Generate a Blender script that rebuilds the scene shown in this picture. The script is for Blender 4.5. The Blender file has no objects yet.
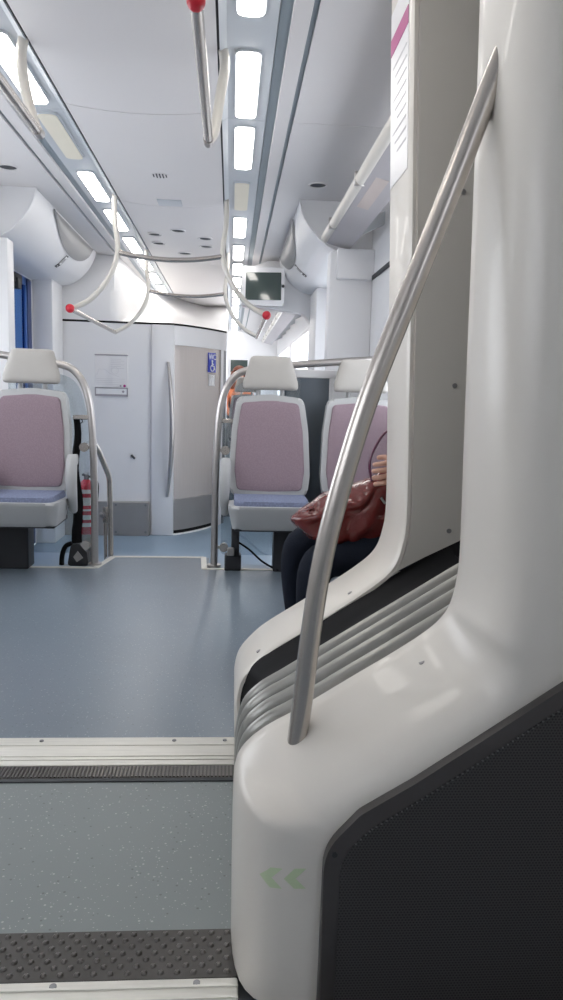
import bpy, bmesh, math, random
from mathutils import Vector, Matrix, noise
random.seed(7)
S = bpy.context.scene
COL = S.collection
PI = math.pi
R = math.radians
AX = -0.44            # lateral middle of the carriage
LOW = -0.47           # low floor level (raised floor is z = 0)
WL, WR = -1.84, 0.96  # inner faces of the side walls
CEIL = 2.33

# ------------------------------------------------------------------ materials
def mat(name, col, rough=0.5, metal=0.0, var=0.0, scale=8.0, bump=0.0, bscale=60.0, coat=0.0, spec=None,
        stretch=None, col2=None, trans=0.0, emit=None, estr=0.0):
    m = bpy.data.materials.new(name); m.use_nodes = True
    n = m.node_tree.nodes; l = m.node_tree.links
    p = n['Principled BSDF']
    p.inputs['Roughness'].default_value = rough
    p.inputs['Metallic'].default_value = metal
    p.inputs['Coat Weight'].default_value = coat
    if spec is not None: p.inputs['Specular IOR Level'].default_value = spec
    p.inputs['Transmission Weight'].default_value = trans
    c = (col[0], col[1], col[2], 1)
    p.inputs['Base Color'].default_value = c
    tc = n.new('ShaderNodeTexCoord')
    src = tc.outputs['Object']
    if stretch:
        mp = n.new('ShaderNodeMapping'); mp.inputs['Scale'].default_value = stretch
        l.new(src, mp.inputs['Vector']); src = mp.outputs['Vector']
    if var > 0 or col2:
        t = n.new('ShaderNodeTexNoise'); t.inputs['Scale'].default_value = scale; t.inputs['Detail'].default_value = 4
        l.new(src, t.inputs['Vector'])
        mx = n.new('ShaderNodeMix'); mx.data_type = 'RGBA'
        k = col2 if col2 else tuple(max(0, v * (1 - var)) for v in col)
        mx.inputs['A'].default_value = c; mx.inputs['B'].default_value = (k[0], k[1], k[2], 1)
        l.new(t.outputs['Fac'], mx.inputs['Factor']); l.new(mx.outputs['Result'], p.inputs['Base Color'])
    if bump > 0:
        t2 = n.new('ShaderNodeTexNoise'); t2.inputs['Scale'].default_value = bscale; t2.inputs['Detail'].default_value = 3
        l.new(src, t2.inputs['Vector'])
        b = n.new('ShaderNodeBump'); b.inputs['Strength'].default_value = bump; b.inputs['Distance'].default_value = 0.01
        l.new(t2.outputs['Fac'], b.inputs['Height']); l.new(b.outputs['Normal'], p.inputs['Normal'])
    if emit:
        p.inputs['Emission Color'].default_value = (emit[0], emit[1], emit[2], 1); p.inputs['Emission Strength'].default_value = estr
    return m

def glass(name, tint, gloss=0.08, rough=0.02):
    m = bpy.data.materials.new(name); m.use_nodes = True
    n = m.node_tree.nodes; l = m.node_tree.links; n.clear()
    o = n.new('ShaderNodeOutputMaterial'); mx = n.new('ShaderNodeMixShader')
    t = n.new('ShaderNodeBsdfTransparent'); t.inputs['Color'].default_value = (*tint, 1)
    g = n.new('ShaderNodeBsdfGlossy'); g.inputs['Roughness'].default_value = rough
    mx.inputs['Fac'].default_value = gloss
    l.new(t.outputs[0], mx.inputs[1]); l.new(g.outputs[0], mx.inputs[2]); l.new(mx.outputs[0], o.inputs[0])
    return m

def floor_mat(name, base, fleck_l, fleck_d, rough):
    m = mat(name, base, rough, 0, var=0.18, scale=2.2)
    n = m.node_tree.nodes; l = m.node_tree.links; p = n['Principled BSDF']
    tc = n['Texture Coordinate']
    prev = p.inputs['Base Color'].links[0].from_socket
    for sc, thr, c in ((55, 0.13, fleck_l), (38, 0.10, fleck_d), (95, 0.12, fleck_l)):
        v = n.new('ShaderNodeTexVoronoi'); v.inputs['Scale'].default_value = sc
        l.new(tc.outputs['Object'], v.inputs['Vector'])
        lt = n.new('ShaderNodeMath'); lt.operation = 'LESS_THAN'; lt.inputs[1].default_value = thr
        l.new(v.outputs['Distance'], lt.inputs[0])
        ml = n.new('ShaderNodeMath'); ml.operation = 'MULTIPLY'; ml.inputs[1].default_value = 0.55
        l.new(lt.outputs[0], ml.inputs[0])
        mx = n.new('ShaderNodeMix'); mx.data_type = 'RGBA'
        l.new(ml.outputs[0], mx.inputs['Factor']); l.new(prev, mx.inputs['A']); mx.inputs['B'].default_value = (*c, 1)
        prev = mx.outputs['Result']
    l.new(prev, p.inputs['Base Color'])
    return m

def dots_mat(name, a, b, scale, thr, rough=0.6):
    """hexagonal rows of small perforations, from object coordinates (x, z)"""
    m = mat(name, a, rough)
    n = m.node_tree.nodes; l = m.node_tree.links; p = n['Principled BSDF']; tc = n['Texture Coordinate']
    sx = n.new('ShaderNodeSeparateXYZ'); l.new(tc.outputs['Object'], sx.inputs[0])
    def mth(op, x, y=None):
        k = n.new('ShaderNodeMath'); k.operation = op
        for i, v in enumerate((x, y)):
            if v is None: continue
            if isinstance(v, (int, float)): k.inputs[i].default_value = v
            else: l.new(v, k.inputs[i])
        return k.outputs[0]
    u = mth('MULTIPLY', sx.outputs['X'], scale); w = mth('MULTIPLY', sx.outputs['Z'], scale * 1.15)
    row = mth('FLOOR', w); off = mth('MULTIPLY', mth('MODULO', row, 2.0), 0.5)
    fu = mth('SUBTRACT', mth('FRACT', mth('ADD', u, off)), 0.5); fw = mth('SUBTRACT', mth('FRACT', w), 0.5)
    d = mth('SQRT', mth('ADD', mth('MULTIPLY', fu, fu), mth('MULTIPLY', fw, fw)))
    hole = mth('LESS_THAN', d, thr)
    mx = n.new('ShaderNodeMix'); mx.data_type = 'RGBA'; l.new(hole, mx.inputs['Factor'])
    mx.inputs['A'].default_value = (*a, 1); mx.inputs['B'].default_value = (*b, 1)
    l.new(mx.outputs['Result'], p.inputs['Base Color'])
    return m

def fabric_mat(name, a, b, scale):
    m = mat(name, a, 0.85, 0, bump=0.25, bscale=400)
    n = m.node_tree.nodes; l = m.node_tree.links; p = n['Principled BSDF']; tc = n['Texture Coordinate']
    w = n.new('ShaderNodeTexVoronoi'); w.inputs['Scale'].default_value = scale
    l.new(tc.outputs['Object'], w.inputs['Vector'])
    r = n.new('ShaderNodeValToRGB'); r.color_ramp.elements[0].position = 0.25; r.color_ramp.elements[1].position = 0.6
    r.color_ramp.elements[0].color = (*a, 1); r.color_ramp.elements[1].color = (*b, 1)
    l.new(w.outputs['Distance'], r.inputs['Fac']); l.new(r.outputs['Color'], p.inputs['Base Color'])
    return m

M = {}
M['ceil'] = mat('ceiling_paint', (0.70, 0.68, 0.675), 0.42, var=0.05, scale=1.2, bump=0.04, bscale=30)
M['ceil_band'] = mat('light_band_grey', (0.52, 0.55, 0.58), 0.4, var=0.04)
M['dark_gap'] = mat('shadow_gap', (0.05, 0.055, 0.06), 0.7, var=0.2)
M['groove'] = mat('groove_profile', (0.30, 0.35, 0.38), 0.45, 0.4, var=0.1)
M['wall'] = mat('wall_laminate', (0.76, 0.76, 0.77), 0.35, var=0.04, scale=1.5)
M['gwhite'] = mat('gangway_moulding', (0.74, 0.70, 0.635), 0.36, var=0.05, scale=3, bump=0.012, bscale=14, coat=0.15)
M['plast'] = mat('seat_plastic', (0.41, 0.415, 0.415), 0.42, var=0.06, scale=10, bump=0.05, bscale=300)
M['head'] = mat('headrest_vinyl', (0.41, 0.392, 0.365), 0.55, var=0.06, scale=20, bump=0.08, bscale=260)
M['fab'] = fabric_mat('lilac_seat_fabric', (0.275, 0.205, 0.235), (0.245, 0.18, 0.21), 150)
M['cush'] = fabric_mat('blue_seat_fabric', (0.19, 0.22, 0.33), (0.155, 0.18, 0.27), 90)
M['steel'] = mat('brushed_steel', (0.55, 0.52, 0.50), 0.32, 0.9, var=0.12, scale=6, bump=0.03, bscale=80, stretch=(1, 1, 14))
M['rail'] = mat('satin_rail', (0.60, 0.555, 0.51), 0.27, 0.85, var=0.14, scale=5, bump=0.03, bscale=90, stretch=(12, 12, 1))
M['cream'] = mat('cream_rail_paint', (0.70, 0.67, 0.61), 0.35, 0.15, var=0.06)
M['alu'] = mat('sill_aluminium', (0.86, 0.84, 0.77), 0.42, 0.25, var=0.25, scale=9, stretch=(1, 14, 14), bump=0.05, bscale=40)
M['tread'] = mat('worn_dark_tread', (0.085, 0.08, 0.075), 0.42, 0.5, var=0.45, scale=7)
M['stud'] = mat('worn_stud_tops', (0.17, 0.16, 0.15), 0.3, 0.7, var=0.4, scale=20)
M['ribm'] = mat('bellows_grey', (0.40, 0.395, 0.365), 0.30, 0.45, var=0.22, scale=12, bump=0.05, bscale=25)
M['skind'] = mat('bellows_skin_shade', (0.06, 0.065, 0.06), 0.5, var=0.3, scale=14)  # darkened so the colour carries the shade in the rib valleys
M['rubber'] = mat('black_rubber', (0.009, 0.009, 0.010), 0.65, var=0.3, scale=20, spec=0.15)
M['black'] = mat('black_plastic', (0.025, 0.026, 0.03), 0.5, var=0.2, scale=14)
M['panel'] = mat('black_panel_border', (0.075, 0.068, 0.066), 0.38, var=0.25, scale=10)
M['perf'] = dots_mat('perforated_black', (0.055, 0.051, 0.05), (0.012, 0.011, 0.011), 190, 0.32)
M['stitch'] = mat('stitch_grey', (0.16, 0.16, 0.155), 0.6, var=0.1)
M['glow'] = mat('pale_green_film', (0.58, 0.68, 0.44), 0.5, var=0.06)
M['red'] = mat('red_cap', (0.62, 0.02, 0.04), 0.35, var=0.1)
M['white'] = mat('white_print', (0.85, 0.85, 0.85), 0.4, var=0.03)
M['greyp'] = mat('grey_partition', (0.13, 0.155, 0.18), 0.4, var=0.2, scale=6)
M['kick'] = mat('grey_kick_plate', (0.36, 0.35, 0.34), 0.4, 0.35, var=0.18, scale=5)
M['doorst'] = mat('door_brushed_steel', (0.72, 0.66, 0.62), 0.22, 0.45, var=0.1, scale=3, bump=0.03, bscale=60, stretch=(16, 16, 1))
M['magenta'] = mat('magenta_print', (0.42, 0.03, 0.20), 0.35, var=0.08)
M['paper'] = mat('notice_paper', (0.80, 0.79, 0.79), 0.3, var=0.03)
M['ink'] = mat('grey_ink', (0.40, 0.38, 0.40), 0.5, var=0.1)
M['inkl'] = mat('pale_ink', (0.66, 0.65, 0.66), 0.5, var=0.05)
M['bluesign'] = mat('blue_sign', (0.05, 0.07, 0.45), 0.35, var=0.08)
M['lens'] = mat('frosted_lens', (0.27, 0.27, 0.27), 0.35, var=0.12, scale=3)
M['lamp'] = mat('lit_diffuser', (1, 1, 1), 0.4, emit=(1.0, 0.955, 0.90), estr=8.5)
M['lampoff'] = mat('unlit_diffuser', (0.80, 0.75, 0.62), 0.45, var=0.05)
M['screen'] = mat('dark_screen', (0.045, 0.065, 0.06), 0.08, var=0.1, coat=0.6)
M['shelf'] = mat('tinted_shelf', (0.43, 0.41, 0.425), 0.4, var=0.08)
M['stick'] = mat('beige_shelf_sticker', (0.54, 0.47, 0.44), 0.5, var=0.1)
M['leather'] = mat('maroon_leather', (0.16, 0.018, 0.016), 0.24, var=0.35, scale=9, bump=0.5, bscale=22, coat=0.35)
M['strapm'] = mat('plum_leather', (0.10, 0.016, 0.05), 0.3, var=0.2)
M['jeans'] = mat('dark_denim', (0.009, 0.013, 0.024), 0.85, spec=0.2, var=0.35, scale=14, bump=0.3, bscale=180)
M['seam'] = mat('denim_seam', (0.04, 0.05, 0.07), 0.8, var=0.1)
M['skin'] = mat('skin', (0.62, 0.36, 0.27), 0.5, var=0.12, scale=18)
M['nail'] = mat('nail', (0.72, 0.45, 0.40), 0.3, var=0.05)
M['jacket'] = mat('dark_knit', (0.05, 0.03, 0.05), 0.9, var=0.3, scale=20, bump=0.3, bscale=200)
M['hair'] = mat('auburn_hair', (0.22, 0.06, 0.025), 0.5, var=0.4, scale=30)
M['hairb'] = mat('brown_hair', (0.05, 0.03, 0.02), 0.5, var=0.4, scale=30)
M['lip'] = mat('lips', (0.45, 0.14, 0.13), 0.4, var=0.1)
M['eyew'] = mat('eye_white', (0.8, 0.8, 0.8), 0.2, var=0.03)
M['orange'] = mat('orange_top', (0.70, 0.22, 0.10), 0.8, var=0.2)
M['shoe'] = mat('black_shoe', (0.02, 0.02, 0.02), 0.4, var=0.2)
M['bluedoor'] = mat('blue_door_paint', (0.05, 0.14, 0.42), 0.3, 0.1, var=0.15, scale=2)
M['bluedark'] = mat('deep_blue_door_paint', (0.025, 0.05, 0.17), 0.35, var=0.2, scale=3)
M['strip'] = mat('pale_edge_strip', (0.72, 0.70, 0.64), 0.45, 0.2, var=0.12, scale=15)
M['floor'] = floor_mat('floor_blue_vinyl', (0.185, 0.225, 0.265), (0.42, 0.46, 0.50), (0.07, 0.08, 0.09), 0.30)
M['floorg'] = floor_mat('floor_gangway_vinyl', (0.235, 0.265, 0.265), (0.55, 0.56, 0.54), (0.08, 0.08, 0.08), 0.42)
M['floorlow'] = floor_mat('floor_light_blue_vinyl', (0.27, 0.37, 0.47), (0.5, 0.55, 0.6), (0.15, 0.18, 0.2), 0.30)
M['glass'] = glass('window_glass', (0.96, 0.98, 1.0), 0.07)
M['screen_glass'] = glass('draught_screen_glass', (0.86, 0.90, 0.92), 0.10)
M['blueglass'] = glass('blue_tinted_glass', (0.09, 0.16, 0.27), 0.12)
M['extred'] = mat('extinguisher_red', (0.60, 0.02, 0.05), 0.3, var=0.08)
M['steeld'] = mat('dark_steel', (0.25, 0.25, 0.26), 0.35, 0.8, var=0.15)
M['outside'] = mat('platform_concrete', (0.5, 0.5, 0.5), 0.9, var=0.2)

# ------------------------------------------------------------------ geometry helpers
def B(): return bmesh.new()

def add_box(bm, x0, x1, y0, y1, z0, z1, bev=0.0, seg=2):
    r = bmesh.ops.create_cube(bm, size=1.0)
    vs = r['verts']
    for v in vs:
        v.co = Vector((x0 + (v.co.x + .5) * (x1 - x0), y0 + (v.co.y + .5) * (y1 - y0), z0 + (v.co.z + .5) * (z1 - z0)))
    if bev > 0:
        es = list({e for v in vs for e in v.link_edges})
        bmesh.ops.bevel(bm, geom=es, offset=bev, segments=seg, profile=0.5, affect='EDGES')

def fillet(pts, rad, n=6, closed=True):
    out = []; N = len(pts)
    for i, p in enumerate(pts):
        r = rad[i] if isinstance(rad, (list, tuple)) else rad
        if (not closed and i in (0, N - 1)) or r <= 0: out.append(p); continue
        a = Vector(pts[i - 1]); b = Vector(p); c = Vector(pts[(i + 1) % N])
        u = (a - b); v = (c - b); lu, lv = u.length, v.length; u.normalize(); v.normalize()
        ang = u.angle(v)
        if ang > PI - 0.02: out.append(p); continue
        t = min(r / math.tan(ang / 2), lu * .49, lv * .49)
        s = b + u * t; e = b + v * t
        for k in range(n + 1):
            f = k / n
            q = s * (1 - f) ** 2 + b * 2 * f * (1 - f) + e * f * f
            out.append(tuple(q))
    return out

def place(axis, a, b, d):
    if axis == 'y': return Vector((a, d, b))
    if axis == 'x': return Vector((d, a, b))
    return Vector((a, b, d))

def add_prism(bm, pts, axis, d0, d1, bev=0.0, seg=2):
    v0 = [bm.verts.new(place(axis, p[0], p[1], d0)) for p in pts]
    v1 = [bm.verts.new(place(axis, p[0], p[1], d1)) for p in pts]
    n = len(pts)
    f0 = bm.faces.new(v0); f1 = bm.faces.new(list(reversed(v1)))
    for i in range(n):
        bm.faces.new((v0[(i + 1) % n], v0[i], v1[i], v1[(i + 1) % n]))
    if bev > 0:
        es = list(f0.edges) + list(f1.edges)
        bmesh.ops.bevel(bm, geom=es, offset=bev, segments=seg, profile=0.5, affect='EDGES')

def spline(pts, sub=6):
    P = [Vector(p) for p in pts]; out = []
    for i in range(len(P) - 1):
        p0 = P[max(i - 1, 0)]; p1 = P[i]; p2 = P[i + 1]; p3 = P[min(i + 2, len(P) - 1)]
        for k in range(sub):
            t = k / sub
            out.append(0.5 * ((2 * p1) + (-p0 + p2) * t + (2 * p0 - 5 * p1 + 4 * p2 - p3) * t * t + (-p0 + 3 * p1 - 3 * p2 + p3) * t ** 3))
    out.append(P[-1]); return out

def add_tube(bm, pts, r, n=14, caps=True, flat=None):
    P = [Vector(p) for p in pts]; N = len(P)
    T = []
    for i in range(N):
        t = P[min(i + 1, N - 1)] - P[max(i - 1, 0)]; T.append(t.normalized())
    up = Vector((0, 0, 1)) if abs(T[0].z) < 0.9 else Vector((1, 0, 0))
    nx = T[0].cross(up).normalized(); rings = []
    for i in range(N):
        nx = (nx - T[i] * nx.dot(T[i])).normalized(); ny = T[i].cross(nx)
        rr = r[i] if isinstance(r, (list, tuple)) else r
        ring = []
        for k in range(n):
            a = 2 * PI * k / n
            ring.append(bm.verts.new(P[i] + nx * math.cos(a) * rr + ny * math.sin(a) * rr * (flat or 1)))
        rings.append(ring)
    for i in range(N - 1):
        for k in range(n):
            bm.faces.new((rings[i][k], rings[i][(k + 1) % n], rings[i + 1][(k + 1) % n], rings[i + 1][k]))
    if caps:
        bm.faces.new(list(reversed(rings[0]))); bm.faces.new(rings[-1])

def add_grid(bm, rows):
    V = [[bm.verts.new(Vector(p)) for p in r] for r in rows]
    for i in range(len(V) - 1):
        for k in range(len(V[i]) - 1):
            try: bm.faces.new((V[i][k], V[i][k + 1], V[i + 1][k + 1], V[i + 1][k]))
            except ValueError: pass
    return V

def add_ball(bm, c, r, sx=1, sy=1, sz=1, u=16, v=10):
    bmesh.ops.create_uvsphere(bm, u_segments=u, v_segments=v, radius=1.0,
        matrix=Matrix.Translation(Vector(c)) @ Matrix.Diagonal((r * sx, r * sy, r * sz, 1)))

def add_disc(bm, c, r, axis, h, n=20, bev=0):
    c = Vector(c); d = {'x': Vector((1, 0, 0)), 'y': Vector((0, 1, 0)), 'z': Vector((0, 0, 1))}[axis] if isinstance(axis, str) else Vector(axis).normalized()
    add_tube(bm, [c - d * h / 2, c + d * h / 2], r, n)

def add_puff(bm, outline, centre, d_front, d_back, axis='y', at=0.0, expo=2.4, rings=7):
    """closed cushion: an outline pulled in towards its centre while swelling out on both sides"""
    cx, cz = centre; layers = []
    for side, dep in ((1, d_front), (-1, d_back)):
        L = []
        for k in range(0 if side == 1 else 1, rings):
            s = math.cos(k / rings * PI / 2) ** 0.8
            h = dep * (1 - s ** expo) ** (1 / expo)
            L.append([bm.verts.new(place(axis, cx + (p[0] - cx) * s, cz + (p[1] - cz) * s, at - side * h)) for p in outline])
        layers.append((L, bm.verts.new(place(axis, cx, cz, at - side * dep))))
    base = layers[0][0][0]; n = len(outline)
    for (L, tip), flip in ((layers[0], False), (layers[1], True)):
        LL = L if not flip else [base] + L
        for a, b in zip(LL[:-1], LL[1:]):
            for i in range(n):
                f = (a[i], a[(i + 1) % n], b[(i + 1) % n], b[i])
                bm.faces.new(f if not flip else tuple(reversed(f)))
        for i in range(n):
            f = (LL[-1][i], LL[-1][(i + 1) % n], tip)
            bm.faces.new(f if not flip else tuple(reversed(f)))

def xf(bm, fn):
    for v in bm.verts: v.co = fn(v.co)

# ------------------------------------------------------------------ object helpers
WLOC = {}
def tag(o, label=None, cat=None, group=None, kind=None):
    if label: o['label'] = label
    if cat: o['category'] = cat
    if group: o['group'] = group
    if kind: o['kind'] = kind
    return o

def thing(name, label, cat, loc=(0, 0, 0), group=None):
    o = bpy.data.objects.new(name, None); COL.objects.link(o)
    o.location = loc; o.empty_display_size = 0.05
    WLOC[o.name] = Vector(loc)
    return tag(o, label, cat, group)

def obj(name, bm, m, parent=None, angle=38, label=None, smooth=True, recalc=True, local=False):
    if recalc: bmesh.ops.recalc_face_normals(bm, faces=bm.faces)
    if parent is not None:
        off = WLOC[parent.name]
    else:
        xs = [v.co for v in bm.verts]
        off = Vector((sum(v.x for v in xs) / len(xs), sum(v.y for v in xs) / len(xs), min(v.z for v in xs)))
    if local: off = Vector((0, 0, 0))
    for v in bm.verts: v.co -= off
    me = bpy.data.meshes.new(name); bm.to_mesh(me); bm.free()
    me.materials.append(m)
    if smooth:
        me.polygons.foreach_set('use_smooth', [True] * len(me.polygons))
        me.set_sharp_from_angle(angle=R(angle))
    o = bpy.data.objects.new(name, me); COL.objects.link(o)
    if parent is not None:
        o.parent = parent; WLOC[o.name] = WLOC[parent.name].copy()
        if label: o['label'] = label
    else:
        o.location = off; WLOC[o.name] = Vector(off)
        if local: o.location = (0, 0, 0); WLOC[o.name] = Vector((0, 0, 0))
    return o

def struct(name, bm, m, parent=None, angle=38, smooth=True):
    o = obj(name, bm, m, parent, angle, smooth=smooth)
    o['kind'] = 'structure'
    return o

def solo(name, bm, m, label, cat, group=None, kind=None, angle=38):
    return tag(obj(name, bm, m, None, angle), label, cat, group, kind)

def skin_mesh(name, joints, edges, m, parent=None, sub=2, flat=None):
    """continuous body surface grown round a skeleton: joints {key: (x,y,z,r)}"""
    keys = list(joints); idx = {k: i for i, k in enumerate(keys)}
    me = bpy.data.meshes.new(name)
    me.from_pydata([joints[k][:3] for k in keys], [(idx[a], idx[b]) for a, b in edges], [])
    o = bpy.data.objects.new(name, me); COL.objects.link(o)
    o.modifiers.new('skin', 'SKIN')
    sv = me.skin_vertices[0].data
    for i, k in enumerate(keys):
        j = joints[k]; r = j[3]
        sv[i].radius = (r, j[4] if len(j) > 4 else r); sv[i].use_root = (i == 0)
    s = o.modifiers.new('sub', 'SUBSURF'); s.levels = sub; s.render_levels = sub
    dg = bpy.context.evaluated_depsgraph_get()
    nm = bpy.data.meshes.new_from_object(o.evaluated_get(dg))
    bpy.data.objects.remove(o); bpy.data.meshes.remove(me)
    b = bmesh.new(); b.from_mesh(nm); bpy.data.meshes.remove(nm)
    return b

def copy_tree(o, parent=None):
    c = o.copy(); COL.objects.link(c); c.parent = parent
    for ch in list(o.children): copy_tree(ch, c)
    return c

ORD = ['first', 'second', 'third', 'fourth', 'fifth', 'sixth', 'seventh', 'eighth', 'ninth', 'tenth', 'eleventh', 'twelfth', 'thirteenth', 'fourteenth', 'fifteenth', 'sixteenth', 'seventeenth']

# ================================================================== SETTING: floor
b = B()
add_box(b, WL, WR, 2.081, 4.22, -0.06, 0.0)
add_box(b, -0.735, -0.115, 4.22, 4.53, -0.06, 0.0)
struct('floor', b, M['floor'], smooth=False)
b = B(); add_box(b, -0.95, 0.05, 1.29, 1.845, -0.06, 0.0); struct('floor', b, M['floorg'], smooth=False)
b = B(); add_box(b, WL, WR, -2.5, 1.0, -0.06, 0.0); struct('floor', b, M['floor'], smooth=False)
b = B(); add_box(b, WL, WR, 4.36, 9.0, LOW - 0.06, LOW); struct('floor', b, M['floorlow'], smooth=False)
b = B(); add_box(b, WL, WR, 9.0, 20, -0.06, 0.0); add_box(b, WL, WR, 8.98, 9.0, LOW, 0.0); struct('floor', b, M['floor'], smooth=False)
# side ledges behind the edge strip, riser and two steps down
b = B()
add_box(b, WL, -0.735, 4.22, 4.36, -0.06, -0.004); add_box(b, -0.115, WR, 4.22, 4.36, -0.06, -0.004)
add_box(b, WL, -0.735, 4.35, 4.36, LOW, -0.004); add_box(b, -0.115, WR, 4.35, 4.36, LOW, -0.004)
struct('trim_1', b, M['floorlow'], smooth=False)
b = B()
add_box(b, -0.735, -0.115, 4.36, 4.53, LOW, -0.06)
add_box(b, -0.735, -0.115, 4.53, 4.80, LOW, -0.157); add_box(b, -0.735, -0.115, 4.80, 5.07, LOW, -0.314)
struct('floor', b, M['floor'], smooth=False)
b = B(); add_box(b, 0.03, WR, 1.0, 2.081, -0.06, -0.004); add_box(b, WL, -0.95, 1.0, 2.081, -0.06, -0.004); add_box(b, -0.95, 0.03, 0.9, 2.1, -0.12, -0.055); struct('trim_13', b, M['dark_gap'], smooth=False)
# pale nosing strip following the floor edge
b = B()
def flatstrip(p, q, w=0.016, z=0.004):
    p = Vector(p); q = Vector(q); d = (q - p).normalized(); s = Vector((-d.y, d.x)) * w
    v = [p - s, q - s, q + s, p + s]
    add_prism(b, [tuple(k) for k in v], 'z', -0.003, z)
for p, q in (((WL, 4.228), (-0.75, 4.228)), ((-0.75, 4.222), (-0.695, 4.525)), ((-0.70, 4.525), (-0.15, 4.535)), ((-0.15, 4.54), (-0.135, 4.222)), ((-0.14, 4.228), (WR, 4.228))):
    flatstrip(p, q)
struct('trim_2', b, M['strip'], smooth=False)
# aluminium sills of the gangway
b = B()
add_box(b, -0.95, 0.03, 1.92, 2.085, -0.05, 0.006, 0.004)
for y in (1.945, 1.965, 2.03): add_box(b, -0.95, 0.03, y, y + 0.006, 0.004, 0.0085, 0.001, 1)
struct('trim_3', b, M['alu'])
b = B()
add_box(b, -0.95, 0.03, 0.98, 1.168, -0.05, 0.006, 0.004)
for y in (1.12, 1.145): add_box(b, -0.95, 0.03, y, y + 0.006, 0.004, 0.0085, 0.001, 1)
struct('trim_4', b, M['alu'])
# screws in the far sill
b = B()
for x in (-0.145, -0.52, 0.0): add_disc(b, (x, 2.06, 0.007), 0.006, 'z', 0.003, 10)
for x in (-0.28, -0.04): add_disc(b, (x, 1.155, 0.007), 0.006, 'z', 0.003, 10)
o = solo('sill_screw', b, M['steeld'], 'small dark screw heads sunk in the pale floor sills', 'screw', kind='stuff')
# dark ribbed tread behind the far sill
t = thing('ribbed_tread_strip', 'narrow dark ribbed tread strip beside the far aluminium sill', 'tread plate', (AX, 1.88, 0))
b = B(); add_box(b, -0.95, 0.03, 1.85, 1.92, -0.05, 0.003); obj('tread_base', b, M['tread'], t)
b = B()
for i in range(98):
    x = -0.945 + i * 0.0099
    add_box(b, x, x + 0.005, 1.857, 1.913, 0.003, 0.006)
obj('tread_rib', b, M['stud'], t)
# near tread plate with raised studs
t = thing('studded_tread_plate', 'dark worn tread plate with raised round studs beside the near sill', 'tread plate', (AX, 1.23, 0))
b = B(); add_box(b, -0.95, 0.03, 1.168, 1.29, -0.05, 0.004, 0.002, 1); obj('tread_base', b, M['tread'], t)
b = B()
for r_ in range(7):
    for c_ in range(34):
        x = -0.93 + c_ * 0.0285 + (0.01425 if r_ % 2 else 0); y = 1.183 + r_ * 0.0158
        if x > 0.015: continue
        rr = 0.0062
        P = [(x, y, 0.003), (x, y, 0.0055), (x, y, 0.0075)]
        add_tube(b, P, [rr, rr * 0.85, rr * 0.45], 9)
obj('tread_stud', b, M['stud'], t)
# dark joint either side of the gangway floor
b = B(); add_box(b, -0.95, 0.03, 1.838, 1.852, -0.04, 0.0035); struct('trim_5', b, M['dark_gap'])

# ================================================================== SETTING: ceiling
b = B()
def ceil_panel(y0, y1):
    rows = []
    for y in (y0, y1):
        rows.append([(AX + 0.362 * u, y, CEIL - 0.028 * (1 - u * u)) for u in [k / 10 - 1 for k in range(21)]])
    add_grid(b, rows)
    for y in (y0, y1):
        rows = [[(AX + 0.362 * (k / 10 - 1), y, CEIL - 0.028 * (1 - (k / 10 - 1) ** 2)) for k in range(21)],
                [(AX + 0.362 * (k / 10 - 1), y, CEIL + 0.03) for k in range(21)]]
        add_grid(b, rows)
for y0, y1 in ((-2.5, 3.806), (3.812, 5.60), (5.606, 8.0), (8.006, 11.5), (11.506, 20)): ceil_panel(y0, y1)
struct('ceiling', b, M['ceil'], angle=30)
b = B()
for s in (-1, 1):
    for y0, y1 in ((-2.5, 3.918), (3.922, 20)):
        add_prism(b, [(AX + s * 0.372, CEIL - 0.004), (AX + s * 0.40, CEIL + 0.012), (AX + s * 0.585, CEIL + 0.006), (AX + s * 0.592, CEIL + 0.03), (AX + s * 0.372, CEIL + 0.03)], 'y', y0, y1)
struct('ceiling', b, M['ceil_band'], angle=20)
b = B()
for s in (-1, 1):
    add_box(b, min(AX + s * 0.632, AX + s * 0.70), max(AX + s * 0.632, AX + s * 0.70), -2.5, 20, CEIL - 0.002, CEIL + 0.03, 0.003, 1)
    x0, x1 = sorted((AX + s * 0.722, AX + s * 1.42))
    add_box(b, x0, x1, -2.5, 3.9, CEIL, CEIL + 0.03); add_box(b, x0, x1, 3.904, 20, CEIL, CEIL + 0.03)
struct('ceiling', b, M['ceil'], smooth=False)
b = B()
for s in (-1, 1):
    for a_, c_ in ((0.59, 0.634), (0.70, 0.722)):
        x0, x1 = sorted((AX + s * a_, AX + s * c_)); add_box(b, x0, x1, -2.5, 20, CEIL + 0.014, CEIL + 0.03)
struct('trim_6', b, M['groove'], smooth=False)
b = B()
for s in (-1, 1):
    x0, x1 = sorted((AX + s * 0.36, AX + s * 0.374)); add_box(b, x0, x1, -2.5, 20, CEIL + 0.006, CEIL + 0.03)
add_box(b, WL, WR, -2.5, 20, CEIL + 0.03, CEIL + 0.08)
struct('trim_7', b, M['dark_gap'], smooth=False)

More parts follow.
